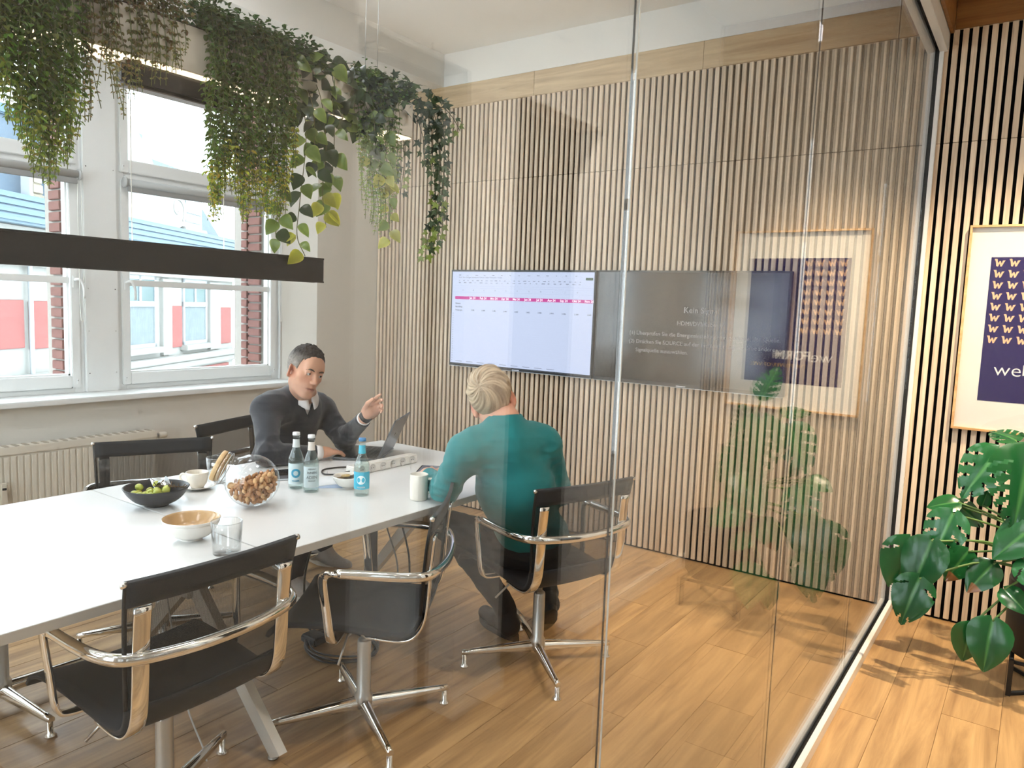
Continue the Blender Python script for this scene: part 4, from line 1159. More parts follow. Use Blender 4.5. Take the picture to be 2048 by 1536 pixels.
def build_person(label, H, neck, chest, pelvis, sh, el, wr, hips, knees, ankles, hands, hair_fn, skin_rgb, shirt, torso_r, foot_dir):
    lo = np.min(np.array([H.o, pelvis] + list(sh) + list(el) + list(wr) + list(knees) + list(ankles)), 0) - 0.26
    hi = np.max(np.array([H.o, pelvis] + list(sh) + list(el) + list(wr) + list(knees) + list(ankles)), 0) + 0.26
    lo[2] = 0.0
    per = thing('person', label, 'person', (float(pelvis[0]), float(pelvis[1]), 0))
    off = V3(pelvis[0], pelvis[1], 0)
    # ---- body
    f = Field(lo, hi, 0.004)
    f.ell(pelvis, (0.14, 0.14, 0.10), None, 0.04)
    f.cone(pelvis, chest, 0.105, 0.115, 0.06)
    mid = (sh[0] + sh[1]) / 2
    f.cone(sh[0] * 0.72 + mid * 0.28, sh[1] * 0.72 + mid * 0.28, 0.072, 0.072, 0.06)
    f.cone(mid, neck, 0.07, 0.056, 0.05)
    for i in (0, 1):
        f.cone(sh[i], el[i], 0.046, 0.036, 0.03); f.cone(el[i], wr[i], 0.036, 0.024, 0.015)
        f.cone(hips[i], knees[i], 0.072, 0.050, 0.03); f.cone(knees[i], ankles[i] + V3(0, 0, 0.02), 0.047, 0.030, 0.02)
    head_field(f, H, neck)
    for a in hands: hand_field(f, *a)
    v, F = f.nets(); v = relax(v, F, 1)
    q = H.loc(v)
    c = np.tile(np.array(s2l(skin_rgb)), (len(v), 1))
    def blob(cx, cy, cz, r): return np.exp(-(((q[:, 0] - cx) ** 2 + (q[:, 1] - cy) ** 2 + (q[:, 2] - cz) ** 2) / (r * r)))
    lip = (np.exp(-((q[:, 2] + 0.0718) / 0.0085) ** 2 - (q[:, 0] / 0.022) ** 4) * (q[:, 1] > 0.075) * (q[:, 1] < 0.12))[:, None]
    line = (np.exp(-((q[:, 2] + 0.0720) / 0.0028) ** 2 - (q[:, 0] / 0.027) ** 6) * (q[:, 1] > 0.070) * (q[:, 1] < 0.12))[:, None]
    c = c * (1 - lip * 0.7) + lip * 0.7 * np.array(s2l((172, 100, 90)))
    red = np.clip(blob(0, 0.112, -0.03, 0.014) * 0.35 + blob(0.085, -0.012, -0.012, 0.035) * 0.8 + blob(-0.085, -0.012, -0.012, 0.035) * 0.8 + blob(0.04, 0.07, -0.03, 0.025) * 0.35 + blob(-0.04, 0.07, -0.03, 0.025) * 0.35, 0, 1)[:, None]
    c = c * (1 - red * 0.5) + red * 0.5 * np.array(s2l((214, 104, 84)))
    c = c * (1 - line * 0.75) + line * 0.75 * np.array(s2l((104, 58, 50)))
    st = ((q[:, 2] < -0.045) & (q[:, 2] > -0.135) & (q[:, 1] > -0.02)) * np.clip((-0.045 - q[:, 2]) / 0.03, 0, 1)
    st = (st * (1 - lip[:, 0]))[:, None]
    c = c * (1 - 0.16 * st) + 0.16 * st * np.array(s2l((120, 104, 94)))
    body = np_mesh('body', v - off, F, m_skin, per, c)
    # ---- hair
    hf = Field(H.o - 0.17, H.o + 0.17, 0.0032)
    sl, P = hf.box(H.o - 0.165, H.o + 0.165)
    L = H.loc(P)
    dd, colf = hair_fn(L)
    hf.f[sl] = np.clip(dd, -0.1, 0.1)
    v, F = hf.nets(); v = relax(v, F, 1)
    np_mesh('hair', v - off, F, m_hair, per, colf(H.loc(v)))
    # ---- eyes and brows
    for s in (-1, 1):
        e = H.p(s * 0.0312, 0.0775, 0.0005) - off
        eye = MB().sphere(e, 0.0122, 16, 10).build('eye', mat('eye_white', (206, 196, 188), 0.25), per)
        g = unit(H.F + H.R * -0.22 - H.U * 0.05)
        MB().sphere(e + g * 0.0076, 0.0066, 14, 8).build('iris', mat('iris_dark', (62, 50, 42), 0.15), eye)
        br = [H.p(s * 0.013, 0.0935, 0.0160) - off, H.p(s * 0.026, 0.0945, 0.0205) - off, H.p(s * 0.040, 0.0885, 0.0215) - off, H.p(s * 0.051, 0.0775, 0.0150) - off]
        MB().tube(ease(br, 4), [0.0030] * 4 + [0.0042] * 4 + [0.0034, 0.0028, 0.0022, 0.0014, 0.0008], 8, flat=1.0).build('eyebrow', mat('brow_' + label[:8], shirt['brow'], 0.8), per)
    # ---- top (sweater)
    g = Field(lo, hi, 0.005)
    tr = torso_r
    g.cone(pelvis + V3(0, 0, 0.02), chest, tr, tr * 1.12, 0.06)
    g.ell(pelvis + V3(0, 0, 0.03), (tr * 1.12, tr * 1.12, 0.09), None, 0.05)
    g.cone(sh[0] * 0.70 + mid * 0.30, sh[1] * 0.70 + mid * 0.30, 0.082, 0.082, 0.07)
    g.cone(chest, mid, tr * 1.12, 0.105, 0.06)
    g.cone(mid, neck, 0.100, 0.068, 0.06)
    for i in (0, 1):
        g.cone(mid * 0.4 + sh[i] * 0.6, sh[i] - V3(0, 0, 0.012), 0.074, 0.064, 0.05)
        g.cone(sh[i] - V3(0, 0, 0.012), el[i], 0.064, 0.053, 0.035); w2 = wr[i] * 0.93 + el[i] * 0.07
        g.cone(el[i], w2, 0.054, 0.037, 0.02)
        dv = unit(wr[i] - el[i])
        g.func(w2, 0.07, lambda P, w2=w2, dv=dv: -((P - w2) @ dv) - 0.0 + np.where(np.linalg.norm(P - w2, axis=-1) > 0.06, 9, 0), 0.004, 'sub')
    shirt['neck'](g)
    v, F = g.nets(); v = relax(v, F, 2)
    nr = vnormals(v, F)
    w = np.zeros(len(v))
    for i in (0, 1):
        w = np.maximum(w, np.exp(-((v - el[i]) ** 2).sum(1) / 0.012)); w = np.maximum(w, 0.9 * np.exp(-((v - (sh[i] * 0.7 + chest * 0.3)) ** 2).sum(1) / 0.014))
    w = np.maximum(w, 0.55 * np.exp(-((v - pelvis - V3(0, 0, 0.10)) ** 2).sum(1) / 0.02))
    ax_ = unit(el[0] - sh[0])
    rid = 1 - np.abs(vnoise(v * np.array([1, 1, 2.2]), 16, 3.7))
    d_ = 0.005 * vnoise(v * np.array([1, 1, 0.6]), 9) + 0.0015 * vnoise(v, 24) + (0.0160 * (rid - 0.62) + 0.005 * vnoise(v, 30)) * w
    v = v + nr * d_[:, None]
    keep = None
    np_mesh(shirt['name'], v - off, F, shirt['mat'], per)
    # ---- trousers
    t = Field(lo, hi, 0.006)
    t.ell(pelvis - V3(0, 0, 0.01), (0.16, 0.16, 0.105), None, 0.05)
    for i in (0, 1):
        t.cone(hips[i], knees[i], 0.092, 0.068, 0.04); t.cone(knees[i], ankles[i] + V3(0, 0, 0.0), 0.066, 0.052, 0.02)
    v, F = t.nets(); v = relax(v, F, 2); nr = vnormals(v, F)
    v = v + nr * (0.004 * vnoise(v, 14) + 0.003 * vnoise(v * np.array([1, 1, 2.]), 30))[:, None]
    np_mesh('trousers', v - off, F, shirt['trousers'], per)
    # ---- shoes
    for i in (0, 1):
        u = Field(ankles[i] - 0.26, ankles[i] + 0.26, 0.005)
        fd = foot_dir[i]; a = ankles[i] - V3(0, 0, 0.0)
        up = unit(np.cross(np.cross(fd, V3(0, 0, 1)), fd))
        heel = a - up * (a[2] - 0.045 if abs(fd[2]) < 0.2 else 0.075) - fd * 0.03
        toe = heel + fd * 0.20
        u.cone(heel, toe, 0.040, 0.034, 0.02); u.cone(heel, a + up * 0.01, 0.040, 0.040, 0.03); u.cone(a, heel + fd * 0.11, 0.036, 0.034, 0.03)
        zz = heel - up * 0.032
        u.func(a, 0.24, lambda P, zz=zz, up=up: (P - zz) @ up, 0.004, 'sub')
        v, F = u.nets(); v = relax(v, F, 1)
        so = np_mesh('shoe', v - off, F, shirt['shoe'], per)
        sole = MB()
        sdv = unit(np.cross(fd, up)); ring0 = []; ring1 = []
        for kk in range(28):
            an = 2 * math.pi * kk / 28
            cx = 0.085 + 0.150 * math.cos(an); wd = (0.046 if math.cos(an) > 0 else 0.041) * math.sin(an)
            b0 = zz + fd * cx + sdv * wd
            ring0.append(tuple(b0 - up * 0.013 - off)); ring1.append(tuple(b0 + up * 0.012 - off))
        sole.add(ring0 + ring1, [tuple(range(28))[::-1], tuple(range(28, 56))] + [(k_, (k_ + 1) % 28, (k_ + 1) % 28 + 28, k_ + 28) for k_ in range(28)])
        sole.build('sole', shirt['sole'], so)
    return per, off

# ---- the man in the navy sweater
FWn, RTn, DNn = np.array(FW), np.array(RT), np.array(DN)
HA = Frame((-2.385, -1.915, 1.165), 0.66 * (-FWn) + 0.70 * RTn + 0.24 * DNn, math.cos(0.30) * (-DNn) + math.sin(0.30) * RTn)
def hair_a(L):
    x, y, z = L[..., 0], L[..., 1], L[..., 2]
    r = np.array([0.0815, 0.1035, 0.096]); q = np.stack([x, y + 0.016, z - 0.036], -1)
    k0 = np.linalg.norm(q / r, axis=-1); k1 = np.linalg.norm(q / (r * r), axis=-1) + 1e-6
    d = k0 * (k0 - 1) / k1
    zc = np.interp(y, [-0.12, -0.045, -0.015, 0.012, 0.026, 0.045, 0.070, 0.10], [-0.050, -0.045, 0.018, 0.012, 0.000, 0.062, 0.082, 0.090]) + 0.010 * (np.abs(x) / 0.06) ** 2 * (y > 0.05) * -1.2
    d = np.maximum(d, (zc - z) * 0.8)
    top = np.clip((z - 0.06) / 0.06, 0, 1)
    d = d - 0.006 * top * np.clip((y + 0.03) / 0.1, 0, 1)
    d = d + 0.0040 * vnoise(L, 120) * (0.4 + 1.1 * top) + 0.0045 * vnoise(L, 55, 5) * top
    return d, col_a
def col_a(q):
    t = np.clip((q[:, 2] - 0.035) / 0.05, 0, 1)[:, None]; n = (0.5 + 0.5 * vnoise(q, 150, 9))[:, None]
    g = np.array(s2l((150, 140, 130))) * (0.55 + 0.7 * n); d = np.array(s2l((46, 38, 34))) * (0.6 + 0.8 * n)
    return g * (1 - t) + d * t
m_navy = mat('navy_knit', (22, 27, 38), 0.85, var=0.06, scale=160, bump=0.25, bscale=500, sheen=0.35)
m_dtr = mat('dark_trousers', (36, 40, 50), 0.85, var=0.15, scale=80, bump=0.2, bscale=300)
neckA = V3(-2.475, -1.860, 1.045)
shA = [V3(-2.500, -2.055, 0.985), V3(-2.565, -1.650, 0.935)]
elA = [V3(-2.315, -2.185, 0.793), V3(-2.350, -1.685, 0.802)]
wrA = [V3(-2.245, -1.935, 0.782), V3(-2.130, -1.757, 0.948)]
CFa = unit(V3(0.93, -0.10, 0.25))
VA = Frame(neckA, unit(V3(0.88, -0.22, 0.0)), V3(-0.25, 0, 1))
def neck_a(g):
    # V opening: a wedge in front of the neck, and the neck hole itself
    a = VA.p(0, 0.045, 0.03); b = VA.p(0, 0.115, -0.135)
    g.cone(VA.p(0, -0.005, 0.10), VA.p(0, 0.010, 0.012), 0.064, 0.064, 0.006, 'sub')
    def wedge(P):
        q = VA.loc(P); w = np.interp(q[..., 2], [-0.120, 0.03], [0.0, 0.060])
        return np.maximum(np.maximum(np.abs(q[..., 0]) - w, -q[..., 1] + 0.02), np.maximum(q[..., 2] - 0.08, -q[..., 2] - 0.125))
    g.func(VA.p(0, 0.06, -0.04), 0.17, wedge, 0.004, 'sub')
perA, offA = build_person('person in a navy sweater and white collar gesturing beside the laptop', HA, neckA, V3(-2.60, -1.855, 0.83), V3(-2.79, -1.82, 0.545), shA, elA, wrA,
    [V3(-2.74, -1.92, 0.52), V3(-2.77, -1.72, 0.52)], [V3(-2.36, -1.90, 0.53), V3(-2.40, -1.60, 0.53)], [V3(-2.46, -1.92, 0.11), V3(-2.72, -1.50, 0.12)],
    [(wrA[0], V3(0.16, 0.97, -0.06), V3(0, 0, -1), V3(-0.97, 0.2, 0), [(0.25, 0.35, 0.3), (0.22, 0.4, 0.35), (0.25, 0.42, 0.35), (0.3, 0.4, 0.35)], [((0.7, 0.65, 0.2), 0.040), ((0.95, 0.25, 0.3), 0.030)], 1.0, 0.09),
     (wrA[1], V3(0.42, 0.38, 0.62), V3(0.45, -0.70, -0.35), V3(-0.55, -0.1, 0.8), [(0.25, 0.35, 0.25), (0.55, 0.6, 0.35), (0.75, 0.75, 0.5), (0.95, 0.8, 0.5)], [((0.85, 0.35, 0.55), 0.048), ((1.0, -0.05, 0.30), 0.036)], 1.0, 0.03)],
    hair_a, (218, 166, 138),
    dict(name='sweater', mat=m_navy, trousers=m_dtr, shoe=mat('grey_knit_shoe', (170, 164, 158), 0.8, var=0.2, scale=120, bump=0.3, bscale=300), sole=mat('white_sole', (226, 222, 214), 0.6), neck=neck_a, brow=(84, 64, 50)),
    0.118, [unit(V3(0.98, 0.1, 0)), unit(V3(0.9, 0.35, -0.25))])
m_shirt = mat('white_cotton', (240, 234, 230), 0.8, var=0.02, bump=0.1, bscale=120)
# shirt front under the V, collar, cuffs, watch, ring
g = Field(neckA - 0.24, neckA + 0.24, 0.005)
midA = (shA[0] + shA[1]) / 2
g.cone(V3(-2.60, -1.855, 0.83), midA, 0.132, 0.098, 0.06); g.cone(midA, neckA, 0.094, 0.058, 0.05)
g.cone(VA.p(0, -0.005, 0.14), VA.p(0, 0.008, 0.022), 0.057, 0.057, 0.006, 'sub')
g.func(VA.p(0, 0, 0), 0.22, lambda P: np.maximum(0.05 - np.abs(VA.loc(P)[..., 0]) * 0 - 0.05 + (VA.loc(P)[..., 1] < 0.0) * 1.0 - 0.5, -0.01 - VA.loc(P)[..., 2] * 0 - 1), 0.0, 'sub') if False else None
v, F = g.nets(); v = relax(v, F, 1)
np_mesh('shirt', v - offA, F, m_shirt, perA)
cr = []
for k in range(29):
    a = -math.pi * 0.955 + 2 * math.pi * 0.955 * k / 28      # 0 = back of the neck, ends meet in front
    s_, c_ = math.sin(a), -math.cos(a)
    fr = (1 - math.cos(a)) / 2
    pt = max(0.0, (fr - 0.80) / 0.20)
    rin = 0.062; z0 = 0.012 - 0.052 * fr
    base = VA.p(s_ * rin, c_ * rin * 1.06 + 0.006 + 0.010 * fr, z0)
    top = VA.p(s_ * (rin + 0.002), c_ * (rin + 0.001) * 1.06 + 0.004 + 0.010 * fr, z0 + 0.034 - 0.010 * fr)
    outb = VA.p(s_ * (rin + 0.016), c_ * (rin + 0.016) * 1.06 + 0.004 + 0.020 * pt, z0 - 0.006 - 0.030 * pt)
    cr.append([tuple(base - offA), tuple(top - offA), tuple(top - offA + np.array(VA.R) * s_ * 0.004 + VA.F * c_ * 0.004), tuple(outb - offA)])
co = MB().grid(cr).build('collar', m_shirt, perA)
sm = co.modifiers.new('thick', 'SOLIDIFY'); sm.thickness = 0.0025
for i, n_ in ((0, 'cuff'), (1, 'cuff')):
    d = unit(wrA[i] - elA[i]); a = wrA[i] - d * 0.030; b = wrA[i] + d * (0.002 if i == 0 else -0.006)
    MB().tube([tuple(a - offA), tuple(b - offA)], [0.036, 0.0345], 24).build(n_, m_shirt, perA)
d = unit(wrA[1] - elA[1]); c0 = wrA[1] + d * 0.012
wb_ = MB().tube([tuple(c0 - d * 0.011 - offA), tuple(c0 + d * 0.011 - offA)], 0.0318, 24).build('watch', mat('watch_black', (22, 22, 24), 0.45), perA)
bk_ = unit(V3(-0.45, 0.70, 0.35)); bk_ = unit(bk_ - d * (bk_ @ d))
MB().sphere(c0 + bk_ * 0.027 - offA, 0.015, 16, 8, (1, 1, 1)).build('watch_case', mat('watch_glass', (30, 32, 36), 0.12), wb_)

# ---- the person in the teal sweatshirt
HB = Frame((-1.215, -1.940, 1.142), FWn + 0.10 * RTn + 0.05 * DNn, math.cos(0.29) * (-DNn) - math.sin(0.29) * RTn)
WH = np.array([-0.020, -0.104, 0.060])
def hair_b(L):
    x, y, z = L[..., 0], L[..., 1], L[..., 2]
    top = np.clip((z + 0.015) / 0.06, 0, 1)
    def ellv(r, c):
        q = L - c; k0 = np.linalg.norm(q / r, axis=-1); k1 = np.linalg.norm(q / (r * r), axis=-1) + 1e-6
        return k0 * (k0 - 1) / k1
    a = ellv(np.array([0.088, 0.110, 0.100]), np.array([0, -0.014, 0.045])); b = ellv(np.array([0.078, 0.100, 0.092]), np.array([0, -0.016, 0.022]))
    hh = np.clip(0.5 + 0.5 * (b - a) / 0.02, 0, 1); d = b + (a - b) * hh - 0.02 * hh * (1 - hh)
    zc = np.interp(y, [-0.12, -0.06, -0.02, 0.012, 0.026, 0.045, 0.070, 0.10], [-0.075, -0.070, 0.016, 0.010, -0.01, 0.055, 0.078, 0.088])
    d = np.maximum(d, (zc - z) * 0.8)
    w = L - WH; ang = np.arctan2(w[..., 2], w[..., 0]); rad = np.linalg.norm(w, axis=-1)
    sw = ang + rad * 9.0
    st = np.stack([np.cos(sw) * 7, np.sin(sw) * 7, rad * 22], -1)
    dsp = 0.0065 * vnoise(st, 1.0, 2.0) + 0.003 * vnoise(st, 2.3, 8.0)
    d = d + dsp * np.clip(rad / 0.03, 0.2, 1) * (0.25 + 0.75 * top) - 0.004 * np.exp(-((rad - 0.035) / 0.02) ** 2)
    return d, col_b
def col_b(q):
    w = q - WH; ang = np.arctan2(w[:, 2], w[:, 0]); rad = np.linalg.norm(w, axis=1); sw = ang + rad * 9
    st = np.stack([np.cos(sw) * 12, np.sin(sw) * 12, rad * 30], -1)
    n = (0.5 + 0.5 * vnoise(st, 1.0, 4.0))[:, None]
    lo_ = np.array(s2l((128, 104, 82))); hi_ = np.array(s2l((218, 196, 164)))
    c = lo_ * (1 - n) + hi_ * n
    dk = np.exp(-(rad / 0.022) ** 2)[:, None] * 0.5; c = c * (1 - dk) + lo_ * 0.8 * dk
    low = np.clip((-0.02 - q[:, 2]) / 0.04, 0, 1)[:, None] * 0.45
    return c * (1 - low) + np.array(s2l((176, 150, 126))) * low
m_teal = mat('teal_sweat', (14, 122, 124), 0.85, var=0.06, scale=60, bump=0.2, bscale=420, sheen=0.2)
neckB = V3(-1.140, -1.957, 1.066)
shB = [V3(-1.055, -1.795, 0.975), V3(-1.215, -2.110, 0.965)]
elB = [V3(-1.035, -1.700, 0.755), V3(-1.300, -2.120, 0.798)]
wrB = [V3(-1.230, -1.580, 0.800), V3(-1.530, -1.960, 0.790)]
VB = Frame(neckB, unit(V3(-0.90, 0.44, 0)), V3(0, 0, 1))
def neck_b(g):
    g.cone(VB.p(0, 0.0, 0.12), VB.p(0, 0.012, 0.012), 0.062, 0.064, 0.006, 'sub')
perB, offB = build_person('person in a teal sweatshirt with short blond hair, seen from behind', HB, neckB, V3(-1.125, -1.890, 0.80), V3(-1.115, -1.760, 0.545), shB, elB, wrB,
    [V3(-1.14, -1.67, 0.52), V3(-1.19, -1.82, 0.52)], [V3(-1.47, -1.47, 0.53), V3(-1.53, -1.80, 0.53)], [V3(-1.27, -1.37, 0.17), V3(-1.36, -1.58, 0.12)],
    [(wrB[0], V3(-0.85, 0.40, -0.05), V3(0, 0, -1), V3(-0.4, -0.9, 0), [(0.2, 0.3, 0.2)] * 4, [((0.7, 0.65, 0.2), 0.040), ((0.95, 0.25, 0.3), 0.030)], 1.0, 0.05),
     (wrB[1], V3(-0.75, 0.65, 0.0), V3(0.2, 0.3, -0.9), V3(0.6, 0.75, 0), [(0.3, 0.4, 0.3)] * 4, [((0.7, 0.65, 0.2), 0.040), ((0.95, 0.25, 0.3), 0.030)], 1.0, 0.05)],
    hair_b, (222, 168, 142),
    dict(name='sweatshirt', mat=m_teal, trousers=mat('black_trousers', (30, 34, 38), 0.85, var=0.15, scale=80, bump=0.2, bscale=300), shoe=mat('black_shoe', (24, 23, 23), 0.6, var=0.2, scale=60), sole=mat('black_sole', (32, 31, 30), 0.7), neck=neck_b, brow=(170, 140, 104)),
    0.132, [unit(V3(-0.5, 0.55, -0.65)), unit(V3(-0.9, 0.3, 0))])
# ribbed neckband and seams of the sweatshirt
nb = [tuple(VB.p(0.064 * math.sin(a), -0.066 * math.cos(a) + 0.008, 0.010 - 0.026 * (1 - math.cos(a)) / 2) - offB) for a in np.linspace(0, 2 * math.pi, 33)[:-1]]
MB().tube(nb, 0.0085, 10, flat=1.5, up=(0, 0, 1), closed=True).build('neckband', m_teal, perB)
# ------------------------------------------------------------------ things on the table
TZ = 0.74
m_china = mat('cream_china', (236, 228, 214), 0.25, var=0.01, coat=0.3)
m_white_china = mat('white_china', (240, 236, 228), 0.22, var=0.01, coat=0.3)
m_tan = mat('tan_glaze', (190, 156, 110), 0.25, var=0.03, coat=0.3)
m_blackbowl = mat('black_stoneware', (38, 40, 44), 0.4, var=0.1)
m_gl = thin_glass('drinking_glass', (0.97, 0.98, 0.98), f0=0.05, gain=1.25)
m_bot = thin_glass('bottle_glass', (0.90, 0.96, 0.95), f0=0.06, gain=1.4)
m_water = thin_glass('water', (0.93, 0.98, 0.98), f0=0.02, gain=0.6)
def bowl_prof(r, h, foot, t=0.005):
    out = [(foot, 0.0), (foot, 0.004), (foot + (r - foot) * 0.45, h * 0.28), (r * 0.86, h * 0.62), (r, h)]
    inn = [(r - t, h), (r * 0.86 - t, h * 0.64), (foot + (r - foot) * 0.42, h * 0.32), (foot * 0.6, 0.012), (0.0005, 0.011)]
    return out, inn
def bowl(name, label, x, y, z, r, h, foot, mo, mi, grp=None):
    t = thing(name, label, 'bowl', (x, y, z), 0, grp)
    o, i = bowl_prof(r, h, foot)
    eo = [(v.x, v.z) for v in ease([(a, 0, b) for a, b in o], 4)]; ei = [(v.x, v.z) for v in ease([(a, 0, b) for a, b in i], 4)]
    MB().lathe(eo + [(r - 0.002, h + 0.0012)], 40, top=False).build('outside', mo, t)
    MB().lathe([(r - 0.002, h + 0.0012)] + ei, 40, cap=False).build('inside', mi, t)
    return t
# bowl of grapes
bowl('fruit_bowl', 'black bowl holding green grapes', -2.060, -2.862, TZ, 0.114, 0.070, 0.042, m_blackbowl, m_blackbowl)
m_grape = mat('green_grape', (168, 176, 74), 0.25, var=0.15, scale=30, sss=0.3)
gm = MB().sphere((0, 0, 0), 0.0135, 14, 10, (1, 1, 1.12)).mesh('grape'); gm.materials.append(m_grape)
rg = random.Random(11); gpos = []
tries = 0
while len(gpos) < 19 and tries < 4000:
    tries += 1
    a, rr_ = rg.uniform(0, 6.283), 0.064 * math.sqrt(rg.random())
    z = 0.036 + rr_ * rr_ * 3.4 + rg.choice([0, 0, 0.014])
    q = Vector((rr_ * math.cos(a) - 0.006, rr_ * math.sin(a) - 0.010, z))
    if all((q - w).length > 0.0225 for w in gpos): gpos.append(q)
for q in gpos:
    o = place(gm, 'grape', None, None, (-2.060 + q.x, -2.862 + q.y, TZ + q.z), (rg.uniform(0, 3), rg.uniform(0, 3), 0))
    tag(o, 'green grape lying in the black bowl', 'grape', 'grapes in the black bowl')
st = thing('grape_stalk', 'brown grape stalk in the black bowl', 'stalk', (-2.045, -2.825, TZ + 0.052))
MB().tube([(-0.06, -0.02, 0.008), (0.0, 0.0, 0.016), (0.07, 0.03, 0.018)], 0.0022, 6).build('stem', mat('stalk_brown', (92, 70, 40), 0.8), st)
for k in range(14):
    u = -0.05 + k * 0.0085; a = rg.uniform(0, 6.28)
    MB().tube([(u, u * 0.35, 0.012), (u + 0.012 * math.cos(a), u * 0.35 + 0.02 * math.sin(a), 0.014 + rg.uniform(0.004, 0.02))], 0.0013, 5).build('twig', mat('stalk_brown', (92, 70, 40), 0.8), st)
wr_ = thing('foil_wrapper', 'silvery crumpled wrapper behind the grapes', 'wrapper', (-2.112, -2.815, TZ + 0.070))
rows = [[(i * 0.016 - 0.04, j * 0.014 - 0.03, 0.010 * math.sin(i * 1.7 + j) + 0.008 * math.cos(j * 2.1 - i)) for i in range(6)] for j in range(5)]
w_ = MB().grid(rows, smooth=False).build('foil', mat('foil', (196, 206, 214), 0.25, metal=0.8), wr_); w_.modifiers.new('thick', 'SOLIDIFY').thickness = 0.001
# cup and saucer
sa = thing('saucer', 'white saucer under the coffee cup', 'saucer', (-2.172, -2.628, TZ))
MB().lathe([(0.030, 0), (0.034, 0.002), (0.058, 0.010), (0.072, 0.016), (0.0715, 0.018), (0.056, 0.0125), (0.03, 0.006), (0.0005, 0.006)], 40).build('dish', m_white_china, sa)
cp_ = thing('coffee_cup', 'cream coffee cup standing on a saucer', 'cup', (-2.172, -2.628, TZ + 0.0065))
MB().lathe([(0.024, 0), (0.026, 0.003), (0.036, 0.018), (0.041, 0.040), (0.044, 0.062), (0.0425, 0.0635), (0.041, 0.062), (0.038, 0.040), (0.033, 0.018), (0.0005, 0.007)], 36).build('body', m_china, cp_)
hdv = Vector((-0.81, -0.58, 0))
MB().tube(ease([hdv * 0.041 + Vector((0, 0, 0.050)), hdv * 0.062 + Vector((0, 0, 0.052)), hdv * 0.070 + Vector((0, 0, 0.036)), hdv * 0.056 + Vector((0, 0, 0.020)), hdv * 0.036 + Vector((0, 0, 0.018))], 6), 0.0048, 10).build('handle', m_china, cp_)
def tumbler(x, y, r, h, label):
    t = thing('water_glass', label, 'glass', (x, y, TZ), 0, 'clear tumblers')
    MB().lathe([(0.0005, 0.0005), (r * 0.86, 0.0005), (r * 0.88, 0.003), (r, h), (r - 0.0022, h), (r * 0.86, 0.009), (0.0005, 0.0085)], 40, cap=False).build('wall', m_gl, t)
    MB().lathe([(r * 0.99, h - 0.0018), (r + 0.0004, h - 0.0008), (r * 0.985, h + 0.0006), (r * 0.96, h - 0.0008)], 40, cap=False).build('rim', thin_glass('glass_rim', (0.8, 0.84, 0.86), f0=0.25), t)
    return t
tumbler(-2.205, -2.520, 0.041, 0.108, 'clear water glass behind the coffee cup')
tumbler(-1.412, -3.005, 0.046, 0.100, 'clear water glass beside the stacked bowls')
# stacked bowls
bowl('cereal_bowl', 'lower white bowl of the stacked pair', -1.612, -2.998, TZ, 0.086, 0.058, 0.034, m_white_china, m_white_china, 'stacked bowls')
bowl('cereal_bowl', 'upper tan-lined bowl of the stacked pair', -1.612, -2.998, TZ + 0.0135, 0.089, 0.055, 0.032, m_white_china, m_tan, 'stacked bowls')
# tilted globe jar of nuts
jc = Vector((-1.795, -2.640, TZ + 0.0985)); jr = 0.098
ja = (Vector((-0.81, -0.58, 0)) * 0.86 + Vector((0, 0, 1)) * 0.40 + Vector((0.4, -0.57, 0)) * 0.15).normalized()
jar = thing('nut_jar', 'tilted round glass jar of nuts with wooden lid', 'jar', jc)
jar.rotation_euler = Vector((0, 0, 1)).rotation_difference(ja).to_euler()
pf = []
for i in range(15):
    a = math.pi * (1 - i / 14 * 0.80); pf.append((max(0.0005, jr * math.sin(a)), jr * math.cos(a)))
pf += [(0.056, 0.088), (0.053, 0.100), (0.058, 0.108), (0.060, 0.112)]
MB().lathe(pf, 48, cap=False).build('globe', m_gl, jar)
MB().lathe([(0.058, 0.108), (0.0625, 0.112), (0.062, 0.119), (0.056, 0.122)], 40, cap=False).build('neck_ring', thin_glass('jar_neck', (0.88, 0.90, 0.90), f0=0.2), jar)
MB().lathe([(0.052, 0.112), (0.055, 0.114), (0.055, 0.122), (0.052, 0.123)], 40).build('seal', mat('cork_seal', (222, 178, 110), 0.6), jar)
MB().lathe([(0.058, 0.1225), (0.060, 0.124), (0.060, 0.137), (0.057, 0.140), (0.0005, 0.1405)], 40).build('lid', wood('pale_beech', (214, 176, 124), (236, 204, 156), 'X', rough=0.5, stretch=0.2, scale=40), jar)
MB().tube([(0.062 * math.cos(a), 0.062 * math.sin(a), 0.104) for a in np.linspace(0, 6.2832, 25)[:-1]], 0.0016, 6, closed=True).build('wire_bail', m_steel, jar)
nm = MB().sphere((0, 0, 0), 0.0125, 10, 8, (1.0, 0.62, 0.50)).mesh('nut'); nm.materials.append(mat('roasted_nut', (188, 134, 86), 0.6, var=0.3, scale=40, bump=0.3, bscale=200))
nm2 = MB().sphere((0, 0, 0), 0.0115, 10, 8, (1.0, 0.7, 0.6)).mesh('nut'); nm2.materials.append(mat('pale_nut', (214, 170, 118), 0.6, var=0.25, scale=40, bump=0.3, bscale=200))
rn = random.Random(4); npos = []
RTv = Vector((0.815, 0.5785, 0))
tries = 0
while len(npos) < 215 and tries < 60000:
    tries += 1
    q = Vector((rn.uniform(-1, 1), rn.uniform(-1, 1), rn.uniform(-1, 1))) * 0.084
    if q.length > 0.084: continue
    if q.z > 0.30 * q.dot(RTv) + 0.010: continue
    if q.length < 0.045: continue
    if any((q - w).length < 0.0155 for w in npos): continue
    npos.append(q)
